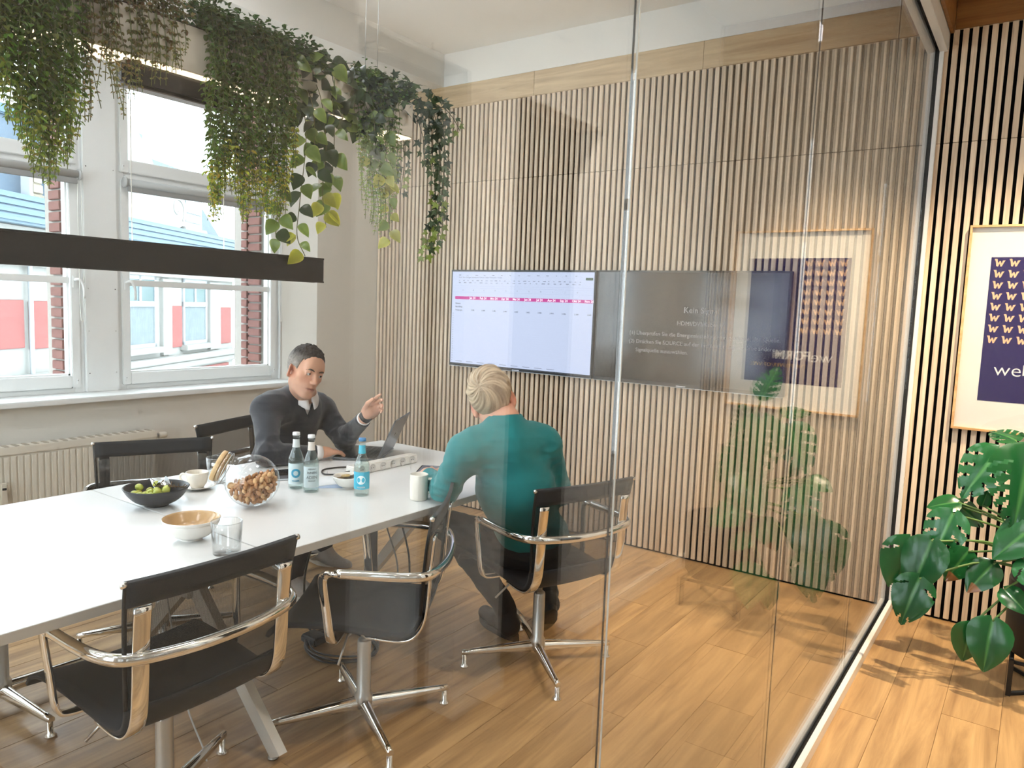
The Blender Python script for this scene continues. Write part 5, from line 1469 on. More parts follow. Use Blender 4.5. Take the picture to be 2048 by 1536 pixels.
for i, q in enumerate(npos):
    o = place(nm if i % 3 else nm2, 'nut', None, None, jc + q, (rn.uniform(0, 6), rn.uniform(0, 6), rn.uniform(0, 6)))
    tag(o, 'brown nut inside the tilted glass jar', 'nut', 'nuts in the glass jar')
# bottles
def label_mat(name, base, accent, ring):
    m, nt, N, L, b = new_mat(name)
    b.inputs['Base Color'].default_value = s2l(base) + (1,); b.inputs['Roughness'].default_value = 0.45
    return m
def bottle(x, y, label, cap_rgb, lab_rgb, lab2_rgb, lines, band, ring_rgb, ang):
    t = thing('water_bottle', label, 'bottle', (x, y, TZ), ang, 'small mineral water bottles')
    P = [(0.0005, 0.003), (0.026, 0.001), (0.0305, 0.006), (0.0308, 0.115), (0.0295, 0.128), (0.022, 0.150), (0.0155, 0.168), (0.0132, 0.190), (0.0125, 0.212), (0.0142, 0.214), (0.0142, 0.220), (0.0125, 0.222), (0.0125, 0.226)]
    pe = [(v.x, v.z) for v in ease([(a, 0, b) for a, b in P], 3)]
    MB().lathe(pe, 36, cap=False).build('glass', m_bot, t)
    MB().lathe([(0.0005, 0.005), (0.0285, 0.007), (0.0285, 0.114), (0.0275, 0.127), (0.020, 0.150), (0.0145, 0.164), (0.0005, 0.164)], 28, cap=False).build('water', m_water, t)
    MB().lathe([(0.0150, 0.2215), (0.0152, 0.226), (0.0140, 0.2335), (0.0005, 0.235)], 28).build('cap', mat('cap_%d_%d' % cap_rgb[:2], cap_rgb, 0.35), t)
    lm = mat('label_%d_%d' % lab_rgb[:2], lab_rgb, 0.5, var=0.01)
    def wrap(z0, z1, a0, a1, r, m, nm_):
        rows = [[(r(zz) * math.cos(a), r(zz) * math.sin(a), zz) for a in np.linspace(a0, a1, 25)] for zz in np.linspace(z0, z1, 5)]
        return MB().grid(rows).build(nm_, m, t)
    if lab_rgb[0] < 120:
        wrap(0.030, 0.100, -1.5, 1.5, lambda z: 0.0311, lm, 'body_label')
    else:
        wrap(0.022, 0.108, -1.3, 1.3, lambda z: 0.0311, mat('pale_label', (206, 224, 228), 0.5), 'body_label')
    wrap(0.172, 0.206, -1.6, 1.6, lambda z: float(np.interp(z, [0.164, 0.19, 0.212], [0.0160, 0.0136, 0.0129])), mat('neck_%d_%d' % lab2_rgb[:2], lab2_rgb, 0.5), 'neck_label')
    ink = mat('ink_%d_%d' % ring_rgb[:2], ring_rgb, 0.5)
    def curved_text(body, zz, size):
        o = text_mesh('lettering', body, size, ink, t, (0, 0, 0), (0, 0, 0), bold=0.0004)
        for v in o.data.vertices:
            a = v.co.x / 0.0314; h_ = v.co.y
            v.co = Vector((0.0314 * math.cos(a), 0.0314 * math.sin(a), zz + h_))
    for s, zz, size in lines: curved_text(s, zz, size)
    if band:
        rr = [[((0.0315) * math.cos(c_ / 0.0315), 0.0315 * math.sin(c_ / 0.0315), 0.068 + d_) for c_, d_ in ((r_ * math.cos(a), r_ * math.sin(a)) for a in np.linspace(0, 2 * math.pi, 29))] for r_ in band]
        MB().grid(rr).build('emblem', mat('emblem_%d_%d' % ring_rgb[:2], ring_rgb, 0.5), t)
    return t
tc_ = math.atan2(CP.y + 2.3, CP.x + 1.8)
bottle(-1.905, -2.352, 'clear bottle with a pale label and blue emblem', (236, 238, 238), (210, 226, 230), (220, 226, 226), [('WASSER', 0.036, 0.008)], (0.010, 0.019), (62, 160, 196), tc_)
bottle(-1.815, -2.348, 'clear bottle with grey capital lettering', (234, 234, 232), (214, 222, 222), (226, 216, 206), [('GENAU', 0.098, 0.009), ('INNEN', 0.083, 0.013), ('ADEN', 0.064, 0.017), ('EINFACH', 0.050, 0.007)], None, (150, 164, 170), tc_ + 0.1)
bottle(-1.628, -2.248, 'bottle with bright blue label and blue cap', (30, 120, 178), (44, 176, 206), (60, 180, 206), [('WASSER', 0.038, 0.009)], (0.0005, 0.018), (226, 240, 242), tc_ - 0.15)
# mug
mg = thing('coffee_mug', 'tall cream mug near the table edge', 'mug', (-1.418, -2.138, TZ))
MB().lathe([(0.033, 0), (0.0355, 0.003), (0.0365, 0.012), (0.0365, 0.100), (0.035, 0.1035), (0.0335, 0.100), (0.033, 0.012), (0.0005, 0.008)], 40).build('body', m_china, mg)
hv = Vector((0.815, 0.5785, 0)); Z_ = Vector((0, 0, 1))
MB().tube(ease([hv * 0.034 + Z_ * 0.084, hv * 0.056 + Z_ * 0.082, hv * 0.063 + Z_ * 0.060, hv * 0.054 + Z_ * 0.038, hv * 0.034 + Z_ * 0.026], 6), 0.0055, 10).build('handle', m_china, mg)
# small bowl with snack bars
bowl('snack_bowl', 'small white bowl with wrapped snacks', -1.752, -2.205, TZ, 0.066, 0.052, 0.024, m_white_china, m_white_china)
for k, (a, dx, dy, rgb, lab) in enumerate(((0.4, -0.02, 0.0, (120, 96, 62), 'brown wrapped snack bar in the small bowl'), (1.3, 0.012, 0.01, (70, 62, 56), 'dark wrapped snack bar in the small bowl'), (-0.5, 0.0, -0.015, (206, 176, 120), 'tan wrapped snack bar in the small bowl'))):
    t = thing('snack_bar', lab, 'snack', (-1.752 + dx, -2.205 + dy, TZ + 0.040 + k * 0.007), a)
    t.rotation_euler = (0.1, -0.22, a)
    MB().bbox(-0.042, 0.042, -0.010, 0.010, -0.004, 0.006, 0.003).build('wrapper', mat('wrapper_%d' % k, rgb, 0.35), t)
    MB().box(-0.05, -0.042, -0.010, 0.010, 0, 0.0015).box(0.042, 0.05, -0.010, 0.010, 0, 0.0015).build('crimp', mat('wrapper_%d' % k, rgb, 0.35), t)
# power strip with plug cable
ps_ = thing('power_strip', 'white power strip lying beside the laptop', 'power strip', (-1.915, -1.835, TZ))
MB().bbox(-0.026, 0.026, -0.215, 0.205, 0.0, 0.043, 0.005).build('housing', m_white_china, ps_)
for k in range(6):
    yy = -0.165 + k * 0.066
    s_ = MB().lathe([(0.0195, 0), (0.0195, 0.0006), (0.018, 0.0008), (0.018, 0.0003), (0.0005, 0.0003)], 24).build('socket', mat('socket_grey', (214, 210, 204), 0.5), ps_, (0.0262, yy, 0.0215), (0, math.pi / 2, 0))
    for dd in (-0.006, 0.006): MB().lathe([(0.0024, 0), (0.0024, 0.0011)], 10).build('socket_hole', m_darkgap, s_, (dd * 0, dd, 0.0))
MB().tube(ease([(0, -0.215, 0.02), (-0.02, -0.27, 0.012), (-0.09, -0.285, 0.005), (-0.16, -0.22, 0.004), (-0.13, -0.12, 0.004), (-0.05, -0.08, 0.004)], 6), 0.0036, 8).build('cable', m_black, ps_)
# leaflets, phone and notebook
lf_ = MB().box(-0.075, 0.075, -0.105, 0.105, 0, 0.0012).build('leaflet', mat('leaflet_blue', (166, 182, 206), 0.6, var=0.05), None, (-1.835, -2.185, TZ + 0.0003), (0, 0, -0.75))
tag(lf_, 'pale blue leaflet lying between the bottles', 'leaflet')
lf2 = MB().box(-0.075, 0.075, -0.105, 0.105, 0, 0.001).build('leaflet', mat('leaflet_white', (226, 228, 230), 0.6), None, (-1.90, -2.18, TZ + 0.0018), (0, 0, -0.35))
tag(lf2, 'white leaflet lying on the pale blue one', 'leaflet')
nb_ = thing('notebook', 'grey closed notebook under the phone', 'notebook', (-2.10, -2.255, TZ), -0.5)
MB().bbox(-0.075, 0.075, -0.105, 0.105, 0.0, 0.010, 0.002).build('cover', mat('cover_dark', (64, 66, 70), 0.5), nb_)
MB().box(-0.073, 0.0755, -0.103, 0.103, 0.002, 0.008).build('pages', mat('page_grey', (204, 208, 210), 0.7), nb_)
ph = thing('phone', 'black phone lying on the notebook', 'phone', (-2.115, -2.235, TZ + 0.0102), -0.35)
MB().bbox(-0.037, 0.037, -0.075, 0.075, 0, 0.009, 0.003).build('case', m_black, ph)
MB().box(-0.034, 0.034, -0.072, 0.072, 0.0089, 0.0095).build('display', mat('phone_glass', (20, 22, 26), 0.08, spec=0.8), ph)
# laptop
hx = Vector((-0.51, 0.86, 0)).normalized(); bx_ = Vector((0.86, 0.51, 0)).normalized()
lp = thing('laptop', 'open dark grey laptop in front of the gesturing person', 'laptop', (-2.112, -1.622, TZ), math.atan2(hx.y, hx.x))
# local x along the hinge, local y points to the user
m_lap = mat('space_grey', (96, 98, 100), 0.32, metal=0.85, var=0.02)
MB().bbox(-0.165, 0.165, 0.0, 0.230, 0.002, 0.014, 0.004).build('base', m_lap, lp)
kb = MB().box(-0.145, 0.145, 0.022, 0.128, 0.0135, 0.0146).build('keyboard', mat('keyboard_black', (18, 18, 19), 0.6), lp)
km = MB().bbox(-0.0085, 0.0085, -0.008, 0.008, 0, 0.0015, 0.0005).mesh('key'); km.materials.append(mat('key_black', (30, 30, 31), 0.5))
for j in range(5):
    for i in range(14): place(km, 'key', None, kb, (-0.1335 + i * 0.0205, 0.034 + j * 0.0205, 0.0146))
MB().box(-0.055, 0.055, 0.140, 0.215, 0.0138, 0.0144).build('trackpad', m_lap, lp)
th = math.radians(66)
ld = MB().bbox(-0.165, 0.165, 0.0, 0.212, -0.003, 0.003, 0.0025).build('screen_lid', m_lap, lp, (0, 0.004, 0.014))
ld.rotation_euler = (math.pi - th, 0, 0)
MB().box(-0.157, 0.157, 0.008, 0.204, -0.0036, -0.0028).build('display', mat('laptop_display', (24, 26, 30), 0.1, emit=(120, 132, 150), estr=0.25), ld)
MB().lathe([(0.013, 0), (0.013, 0.0006), (0.0005, 0.0007)], 20).build('lid_emblem', mat('emblem_black', (26, 26, 28), 0.15), ld, (0, 0.11, 0.003))
# tablet under the hand of the teal person
tb_ = thing('tablet', 'dark tablet by the arm of the teal sweatshirt', 'tablet', (-1.675, -1.745, TZ), 0.55)
MB().bbox(-0.088, 0.088, -0.125, 0.125, 0, 0.008, 0.003).build('body', m_black, tb_)
MB().box(-0.078, 0.078, -0.115, 0.115, 0.0078, 0.0086).build('display', mat('tablet_display', (60, 78, 104), 0.1, spec=0.8, emit=(80, 100, 140), estr=0.15), tb_)
# cable riser and coiled cable below the table
rs = thing('cable_riser', 'dark cable duct running from the tabletop to the floor', 'cable duct', (-1.885, -1.935, 0))
MB().strap(ease([(0.0, 0.0, 0.0), (0.0, 0.0, 0.2), (0.005, -0.01, 0.45), (0.02, -0.02, 0.66)], 6), [0.075] * 8 + [0.06] * 6 + [0.05] * 5, 0.03, (0.8, 0.6, 0)).build('duct', mat('duct_black', (34, 36, 38), 0.35), rs)
MB().tube(ease([(0.06, 0.09, 0.69), (0.05, 0.14, 0.5), (0.10, 0.15, 0.3), (0.12, 0.10, 0.08), (0.06, -0.02, 0.012), (0.0, -0.10, 0.012)], 6), 0.0045, 8).build('black_cable', m_black, rs)
MB().tube(ease([(0.03, 0.05, 0.69), (0.03, 0.06, 0.5), (0.09, 0.08, 0.3), (0.10, 0.05, 0.08), (0.03, -0.03, 0.02)], 6), 0.0038, 8).build('grey_cable', mat('cable_grey', (150, 148, 146), 0.5), rs)
cc = thing('cable_coil', 'coil of grey and black cable on the floor', 'cable', (-1.83, -2.16, 0))
for k in range(5):
    rx = 0.165 + 0.012 * math.sin(k * 2.1); ry = 0.13 + 0.012 * math.cos(k * 1.7)
    pts = [(rx * math.cos(a) + 0.008 * math.sin(3 * a + k), ry * math.sin(a) + 0.006 * math.cos(2 * a + k), 0.006 + 0.0065 * (k % 3) + 0.004 * (1 + math.sin(a * 2 + k))) for a in np.linspace(0, 2 * math.pi, 41)[:-1]]
    MB().tube(pts, 0.0052 if k % 2 else 0.0042, 8, closed=True).build('loop', mat('coil_dark', (44, 50, 56), 0.4) if k % 2 == 0 else m_black, cc)
bd2 = MB()
bd2.bbox(-0.185, -0.085, -0.075, 0.005, 0.002, 0.038, 0.008)
bd2.build('power_brick', mat('adapter_dark', (54, 60, 66), 0.25, coat=0.5), cc)
cb2 = MB().tube(ease([(-2.12, -1.99, 0.70), (-2.16, -2.02, 0.45), (-2.20, -2.06, 0.2), (-2.10, -2.12, 0.02), (-1.99, -2.16, 0.01)], 8), 0.005, 8).build('floor_cable', m_black)
tag(cb2, 'black cable hanging from the table to the coil', 'cable')
cb3 = MB().tube(ease([(-1.60, -3.30, 0.008), (-1.50, -3.05, 0.006), (-1.57, -2.98, 0.01), (-1.66, -3.0, 0.2), (-1.70, -3.05, 0.66)], 8), 0.003, 8).build('floor_cable', mat('cable_white', (214, 212, 208), 0.5))
tag(cb3, 'thin pale cable on the floor by the nearest chair', 'cable')
# ------------------------------------------------------------------ plants in the hanging planter
def ray_to_x(px, py, X):
    v = FW * 1497.826 + RT * (px - 1024) + DN * (py - 768)
    return CP + v * ((X - CP.x) / v.x)
def leaf_mat(name, rough=0.42, trans=0.35, spec=0.4):
    m, nt, N, L, b = new_mat(name)
    at = N.new('ShaderNodeVertexColor'); at.layer_name = 'Col'; oi = N.new('ShaderNodeObjectInfo')
    hs = N.new('ShaderNodeHueSaturation'); mr = N.new('ShaderNodeMapRange'); mr.inputs['To Min'].default_value = 0.72; mr.inputs['To Max'].default_value = 1.25
    L.new(oi.outputs['Random'], mr.inputs['Value']); L.new(mr.outputs[0], hs.inputs['Value']); L.new(at.outputs[0], hs.inputs['Color'])
    L.new(hs.outputs[0], b.inputs['Base Color']); b.inputs['Roughness'].default_value = rough; b.inputs['Specular IOR Level'].default_value = spec
    tr = N.new('ShaderNodeBsdfTranslucent'); L.new(hs.outputs[0], tr.inputs[0])
    ms = N.new('ShaderNodeMixShader'); ms.inputs[0].default_value = trans
    L.new(b.outputs[0], ms.inputs[1]); L.new(tr.outputs[0], ms.inputs[2]); L.new(ms.outputs[0], N['Material Output'].inputs['Surface'])
    return m
m_leafs = leaf_mat('small_leaf'); m_leafp = leaf_mat('pothos_leaf', 0.32, 0.30, 0.5); m_leafi = leaf_mat('ivy_leaf', 0.4, 0.18, 0.4)
def col_mesh(name, verts, faces, cols, m, smooth=False):
    me = bpy.data.meshes.new(name); me.from_pydata([tuple(v) for v in verts], [], faces); me.update()
    me.polygons.foreach_set('use_smooth', [smooth] * len(faces))
    ca = me.color_attributes.new('Col', 'FLOAT_COLOR', 'POINT')
    ca.data.foreach_set('color', np.concatenate([np.array(cols, float), np.ones((len(cols), 1))], 1).astype(np.float32).ravel())
    me.materials.append(m); return me
def add_leaf(V, F, C, p, d, n, ln, wd, col, fold=0.25):
    """pointed leaf folded along its midrib"""
    d = d.normalized(); s = d.cross(n)
    if s.length < 1e-5: s = d.orthogonal()
    s.normalize(); n = s.cross(d)
    o = len(V)
    V += [p, p + d * ln * 0.38 + s * wd * 0.5 + n * wd * fold, p + d * ln * 0.42 - n * wd * 0.02, p + d * ln * 0.38 - s * wd * 0.5 + n * wd * fold,
          p + d * ln * 0.75 + s * wd * 0.34 + n * wd * fold * 0.4, p + d * ln * 0.75 - s * wd * 0.34 + n * wd * fold * 0.4, p + d * ln - n * ln * 0.08]
    F += [(o, o + 1, o + 2), (o, o + 2, o + 3), (o + 1, o + 4, o + 2), (o + 2, o + 5, o + 3), (o + 4, o + 6, o + 2), (o + 2, o + 6, o + 5)]
    C += [col] * 7
def jit(c, r, a): return tuple(max(0.0, v * (1 + r.uniform(-a, a))) for v in c)
def drape(label, seed, strands, top, cols, leaf, step, mound=0, group='plants trailing from the planter', xoff=0.0, name='trailing_plant', sprig=0.0):
    """strands: list of (px, y_bottom_px, x_plane); top: function px -> z of the trough rim"""
    r = random.Random(seed)
    base = ray_to_x(strands[0][0], 200, -1.80)
    t = thing(name, label, 'plant', (XP, base.y, 2.38), 0, group)
    O = Vector((XP, base.y, 2.38))
    V, F, C = [], [], []; st = MB()
    for (px, yb, X) in strands:
        e = ray_to_x(px, yb, X)
        s0 = Vector((XP + r.uniform(-0.03, 0.03), e.y + r.uniform(-0.02, 0.02), 2.385))
        rim = Vector((X * 0.65 + XP * 0.35, s0.y, 2.425 + r.uniform(-0.01, 0.03)))
        n_mid = max(2, int((2.40 - e.z) / 0.09))
        pts = [s0, rim]
        for k in range(1, n_mid + 1):
            u = k / n_mid
            pts.append(Vector((X + r.uniform(-0.012, 0.012), s0.y + (e.y - s0.y) * u + r.uniform(-0.010, 0.010), 2.39 + (e.z - 2.39) * u)))
        P = ease(pts, 5)
        st.tube([q - O for q in P], 0.0012, 5)
        acc = 0.0; side = 1; total = sum((P[i + 1] - P[i]).length for i in range(len(P) - 1)); run = 0.0
        for i in range(len(P) - 1):
            seg = (P[i + 1] - P[i]); L_ = seg.length
            acc += L_; run += L_
            while acc > step:
                acc -= step
                u = run / total
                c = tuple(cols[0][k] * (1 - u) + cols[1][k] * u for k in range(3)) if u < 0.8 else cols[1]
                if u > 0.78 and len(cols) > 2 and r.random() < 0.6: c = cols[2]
                tg = seg.normalized(); a = r.uniform(0, 6.283)
                for sgn in (0, math.pi):
                    out = Vector((math.cos(a + sgn), math.sin(a + sgn), 0))
                    d = (out * 1.0 + tg * 0.55 + Vector((0, 0, r.uniform(-0.3, 0.2)))).normalized()
                    sc = r.uniform(0.75, 1.2) * (1.0 - 0.45 * max(0, u - 0.8) / 0.2)
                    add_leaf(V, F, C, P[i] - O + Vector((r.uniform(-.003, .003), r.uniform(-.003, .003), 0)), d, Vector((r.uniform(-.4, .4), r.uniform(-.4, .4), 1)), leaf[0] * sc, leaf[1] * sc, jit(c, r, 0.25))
    ys = [ray_to_x(px, 200, X).y for px, yb, X in strands]
    for k in range(mound):
        y = r.uniform(min(ys) - 0.03, max(ys) + 0.03); a = r.uniform(-1.9, 1.9); rad = r.uniform(0.5, 1.0)
        p = Vector((XP + 0.10 * math.sin(a) * rad, y, 2.395 + 0.115 * math.cos(a) * rad * r.uniform(0.5, 1)))
        d = Vector((math.sin(a), r.uniform(-0.8, 0.8), math.cos(a) * 0.4 - 0.2))
        add_leaf(V, F, C, p - O, d, Vector((math.sin(a) + r.uniform(-.4, .4), r.uniform(-.5, .5), math.cos(a))), leaf[0] * r.uniform(0.8, 1.3), leaf[1] * r.uniform(0.8, 1.3), jit(cols[0], r, 0.3))
    st.build('stem', mat('vine_stem', (96, 104, 52), 0.7), t)
    o = place(col_mesh('foliage', V, F, C, m_leafs), 'foliage', None, t); o['kind'] = 'stuff'
    return t
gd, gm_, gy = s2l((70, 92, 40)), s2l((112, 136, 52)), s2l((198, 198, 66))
ro = random.Random(21)
def many(px0, px1, n, yfun, xs=(-1.745, -1.725, -1.70, -1.90)):
    return [(px0 + (px1 - px0) * (k + ro.uniform(0.1, 0.9)) / n, yfun(px0 + (px1 - px0) * (k + .5) / n) + ro.uniform(-25, 15), xs[k % len(xs)]) for k in range(n)]
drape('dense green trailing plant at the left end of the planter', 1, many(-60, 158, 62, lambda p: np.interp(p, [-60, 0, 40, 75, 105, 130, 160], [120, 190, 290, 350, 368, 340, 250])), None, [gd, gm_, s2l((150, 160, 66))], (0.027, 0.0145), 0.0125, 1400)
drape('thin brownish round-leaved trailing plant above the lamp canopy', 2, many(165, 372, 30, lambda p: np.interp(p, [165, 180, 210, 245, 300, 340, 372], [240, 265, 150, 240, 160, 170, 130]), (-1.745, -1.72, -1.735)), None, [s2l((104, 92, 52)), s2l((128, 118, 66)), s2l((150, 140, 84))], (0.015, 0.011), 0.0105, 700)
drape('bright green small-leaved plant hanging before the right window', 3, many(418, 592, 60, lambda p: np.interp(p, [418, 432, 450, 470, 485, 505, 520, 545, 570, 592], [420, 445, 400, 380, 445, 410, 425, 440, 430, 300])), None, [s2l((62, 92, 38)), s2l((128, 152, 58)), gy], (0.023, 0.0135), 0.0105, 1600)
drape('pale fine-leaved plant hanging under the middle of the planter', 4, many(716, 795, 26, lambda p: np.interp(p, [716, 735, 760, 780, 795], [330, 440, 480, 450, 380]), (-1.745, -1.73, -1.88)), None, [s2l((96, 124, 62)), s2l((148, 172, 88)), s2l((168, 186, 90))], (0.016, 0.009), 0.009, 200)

# single large leaves: heart-shaped and star-shaped
def leaf_shape(name, outline, cols, m, cup=0.12, droop=0.25):
    """outline: right half (x across, y along) from base to tip; built as a cupped grid with a midrib"""
    V, F, C = [], [], []
    n = len(outline); K = 4
    for i, (w, y) in enumerate(outline):
        for k in range(-K, K + 1):
            u = k / K
            x = w * u
            V.append((x, y + (0.10 * (1 - abs(u)) * 0 if i else 0), cup * abs(x) * (1 - 0.5 * abs(u)) - droop * y * y + 0.012 * math.sin(y * 9) * abs(u)))
            c0, c1 = cols
            mixv = min(1, max(0, (abs(u) - 0.55) * 2)) if i % 2 else max(0, (abs(u) - 0.7) * 2)
            C.append(tuple(c0[j] * (1 - mixv) + c1[j] * mixv for j in range(3)))
    W_ = 2 * K + 1
    for i in range(n - 1):
        for k in range(W_ - 1):
            F.append((i * W_ + k, i * W_ + k + 1, (i + 1) * W_ + k + 1, (i + 1) * W_ + k))
    return col_mesh(name, V, F, C, m, True)
heart = [(0.16, -0.10), (0.34, -0.04), (0.45, 0.08), (0.48, 0.22), (0.45, 0.38), (0.37, 0.55), (0.26, 0.72), (0.13, 0.88), (0.01, 1.02)]
L_dark = leaf_shape('leaf', heart, (s2l((46, 62, 32)), s2l((62, 80, 40))), m_leafp)
L_mid = leaf_shape('leaf', heart, (s2l((98, 120, 46)), s2l((140, 154, 70))), m_leafp)
L_yel = leaf_shape('leaf', heart, (s2l((158, 158, 50)), s2l((206, 196, 80))), m_leafp)
def star_leaf(col):
    V = [(0, 0.28, 0.02)]; C = [col]
    an = [(-2.75, 0.12), (-2.25, 0.46), (-1.75, 0.26), (-1.15, 0.62), (-0.62, 0.34), (0.0, 0.80), (0.62, 0.34), (1.15, 0.62), (1.75, 0.26), (2.25, 0.46), (2.75, 0.12)]
    for a, r_ in an:
        V.append((math.sin(a) * r_, 0.28 + math.cos(a) * r_, -0.10 * r_ * r_ * 2 + (0.03 if r_ < 0.3 else 0))); C.append(jit(col, ro, 0.1))
    F = [(0, i, i + 1) for i in range(1, len(an))] + [(0, len(an), 1)]
    return col_mesh('leaf', V, F, C, m_leafi)
I_d = star_leaf(s2l((46, 60, 38))); I_m = star_leaf(s2l((66, 84, 48))); I_l = star_leaf(s2l((128, 144, 64)))
def orient(d, n):
    y = d.normalized(); x = y.cross(n)
    if x.length < 1e-4: x = y.orthogonal()
    x.normalize(); z = x.cross(y)
    return Matrix((x, y, z)).transposed().to_4x4()
def put_leaf(me, par, O, p, d, n, size):
    o = bpy.data.objects.new('leaf', me); COL.objects.link(o); o.parent = par
    o.matrix_local = Matrix.Translation(p - O) @ orient(d, n) @ Matrix.Scale(size, 4)
    return o
def vine_plant(label, seed, paths, tops, meshes, size, step, px_mid, stem_rgb=(96, 92, 44)):
    """paths: lists of (px, py, X) waypoints; tops: (px, py, X) for leaves of the mound"""
    r = random.Random(seed)
    b = ray_to_x(px_mid, 200, -1.80)
    O = Vector((XP, b.y, 2.38)); t = thing('trailing_plant', label, 'plant', O, 0, 'plants trailing from the planter')
    camdir = (CP - O).normalized()
    for path in paths:
        W_ = [ray_to_x(*q[:3]) for q in path]
        P = ease([Vector((XP, W_[0].y, 2.385))] + W_, 8)
        MB().tube([q - O for q in P], 0.0016, 6).build('vine', mat('vine_%d' % stem_rgb[0], stem_rgb, 0.7), t)
        acc = 0; side = 1; tot = len(P)
        for i in range(8, len(P) - 1):
            acc += (P[i + 1] - P[i]).length
            if acc > step:
                acc = 0; side = -side
                tg = (P[i + 1] - P[i]).normalized()
                lat = tg.cross(camdir).normalized() * side
                pet = P[i] + lat * size * 0.25 + camdir * size * 0.1
                d = (lat * r.uniform(0.3, 0.9) + Vector((0, 0, -1)) * r.uniform(0.4, 1.0) + camdir * r.uniform(0, 0.4))
                n = camdir + Vector((r.uniform(-.7, .7), r.uniform(-.7, .7), r.uniform(0, .8)))
                u = i / tot
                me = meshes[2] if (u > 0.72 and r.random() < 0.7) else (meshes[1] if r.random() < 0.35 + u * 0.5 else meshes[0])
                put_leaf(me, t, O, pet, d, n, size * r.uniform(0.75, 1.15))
    for (px, py, X, k) in tops:
        p = ray_to_x(px, py, X)
        a = r.uniform(0, 6.28)
        d = Vector((r.uniform(-.3, .8), r.uniform(-.8, .8), r.uniform(-0.9, 0.35)))
        n = camdir + Vector((r.uniform(-.6, .6), r.uniform(-.6, .6), r.uniform(0.1, 1.0)))
        put_leaf(meshes[k], t, O, p, d, n, size * r.uniform(0.85, 1.35))
    return t
rt_ = random.Random(33)
def scatter(n, fn, ks=(0, 0, 0, 1)):
    out = []
    for _ in range(n):
        px, lo_, hi_ = fn(rt_.random())
        out.append((px, rt_.uniform(lo_, hi_), rt_.uniform(-1.86, -1.73), rt_.choice(ks)))
    return out
vine_plant('heart-leaved vine with dark leaves in the middle of the planter', 5,
    [[(640, 190, -1.74), (652, 290, -1.735), (645, 380, -1.735), (652, 455, -1.735)], [(665, 200, -1.735), (668, 300, -1.73), (660, 380, -1.73), (655, 430, -1.73)], [(625, 210, -1.735), (630, 300, -1.73), (636, 350, -1.73)], [(612, 260, -1.75), (600, 400, -1.75), (594, 470, -1.75), (610, 512, -1.75)], [(560, 380, -1.76), (558, 440, -1.76), (552, 470, -1.76), (575, 484, -1.76)]],
    scatter(185, lambda u: (556 + 190 * u, 78 + 62 * u, 225 + 45 * u)), [L_dark, L_mid, L_yel], 0.053, 0.026, 640)
vine_plant('heart-leaved vine with yellowish leaves right of the middle', 6,
    [[(735, 220, -1.74), (738, 290, -1.735), (742, 330, -1.735)], [(765, 215, -1.735), (772, 300, -1.73), (778, 370, -1.73), (780, 495, -1.73)], [(745, 225, -1.72), (752, 300, -1.72), (766, 350, -1.72), (790, 365, -1.72)]],
    scatter(60, lambda u: (690 + 110 * u, 130 + 30 * u, 225 + 30 * u), (0, 0, 0, 1)), [L_dark, L_mid, L_yel], 0.048, 0.024, 765)
vine_plant('dark star-leaved ivy at the far end of the planter', 7,
    [[(868, 240, -1.77), (880, 330, -1.77), (876, 420, -1.77), (858, 470, -1.77), (850, 518, -1.77)], [(885, 240, -1.76), (888, 320, -1.76), (882, 400, -1.76), (868, 440, -1.76)], [(860, 250, -1.78), (866, 330, -1.78), (872, 410, -1.78)], [(885, 215, -1.76), (905, 235, -1.755), (920, 262, -1.75)], [(845, 270, -1.75), (848, 310, -1.745), (868, 330, -1.745)], [(806, 280, -1.80), (808, 330, -1.80), (800, 390, -1.80)], [(874, 260, -1.80), (884, 360, -1.80), (880, 450, -1.80), (862, 500, -1.80)]],
    scatter(150, lambda u: (745 + 145 * u, 152 + 45 * max(0, u - 0.45) / 0.55, 215 + 80 * max(0, u - 0.3))), [I_d, I_m, I_l], 0.040, 0.013, 850, (70, 66, 40))

# ------------------------------------------------------------------ monstera in a black pot on a stand
mo_c = Vector((0.72, -0.555, 0))
pot = thing('plant_pot', 'black cylindrical plant pot on a wire stand', 'pot', (mo_c.x, mo_c.y, 0))
MB().lathe([(0.155, 0.155), (0.170, 0.160), (0.186, 0.185), (0.190, 0.46), (0.188, 0.468), (0.180, 0.462), (0.178, 0.43)], 48, cap=True).build('shell', mat('pot_black', (16, 16, 17), 0.5, var=0.1), pot)
MB().lathe([(0.0005, 0.425), (0.179, 0.425)], 32, cap=False).build('soil', mat('soil', (52, 40, 30), 0.95), pot)
ps2 = thing('pot_stand', 'black square-legged wire stand under the pot', 'plant stand', (mo_c.x, mo_c.y, 0))
q_ = 0.15
for sx in (-1, 1):
    for sy in (-1, 1): MB().bbox(sx * q_ - 0.009, sx * q_ + 0.009, sy * q_ - 0.009, sy * q_ + 0.009, 0, 0.154, 0.001).build('leg', m_black, ps2)
for s in (-1, 1):
    MB().strap([(-q_, s * -q_, 0.008), (q_, s * q_, 0.008)], 0.016, 0.014, (0, 0, 1)).build('cross_bar', m_black, ps2)
    MB().strap([(-q_, s * q_, 0.146), (q_, s * q_, 0.146)], 0.014, 0.014, (0, 0, 1)).build('rail', m_black, ps2)
    MB().strap([(s * q_, -q_, 0.146), (s * q_, q_, 0.146)], 0.014, 0.014, (0, 0, 1)).build('rail', m_black, ps2)
m_mon = leaf_mat('monstera_leaf', 0.18, 0.12, 0.6)
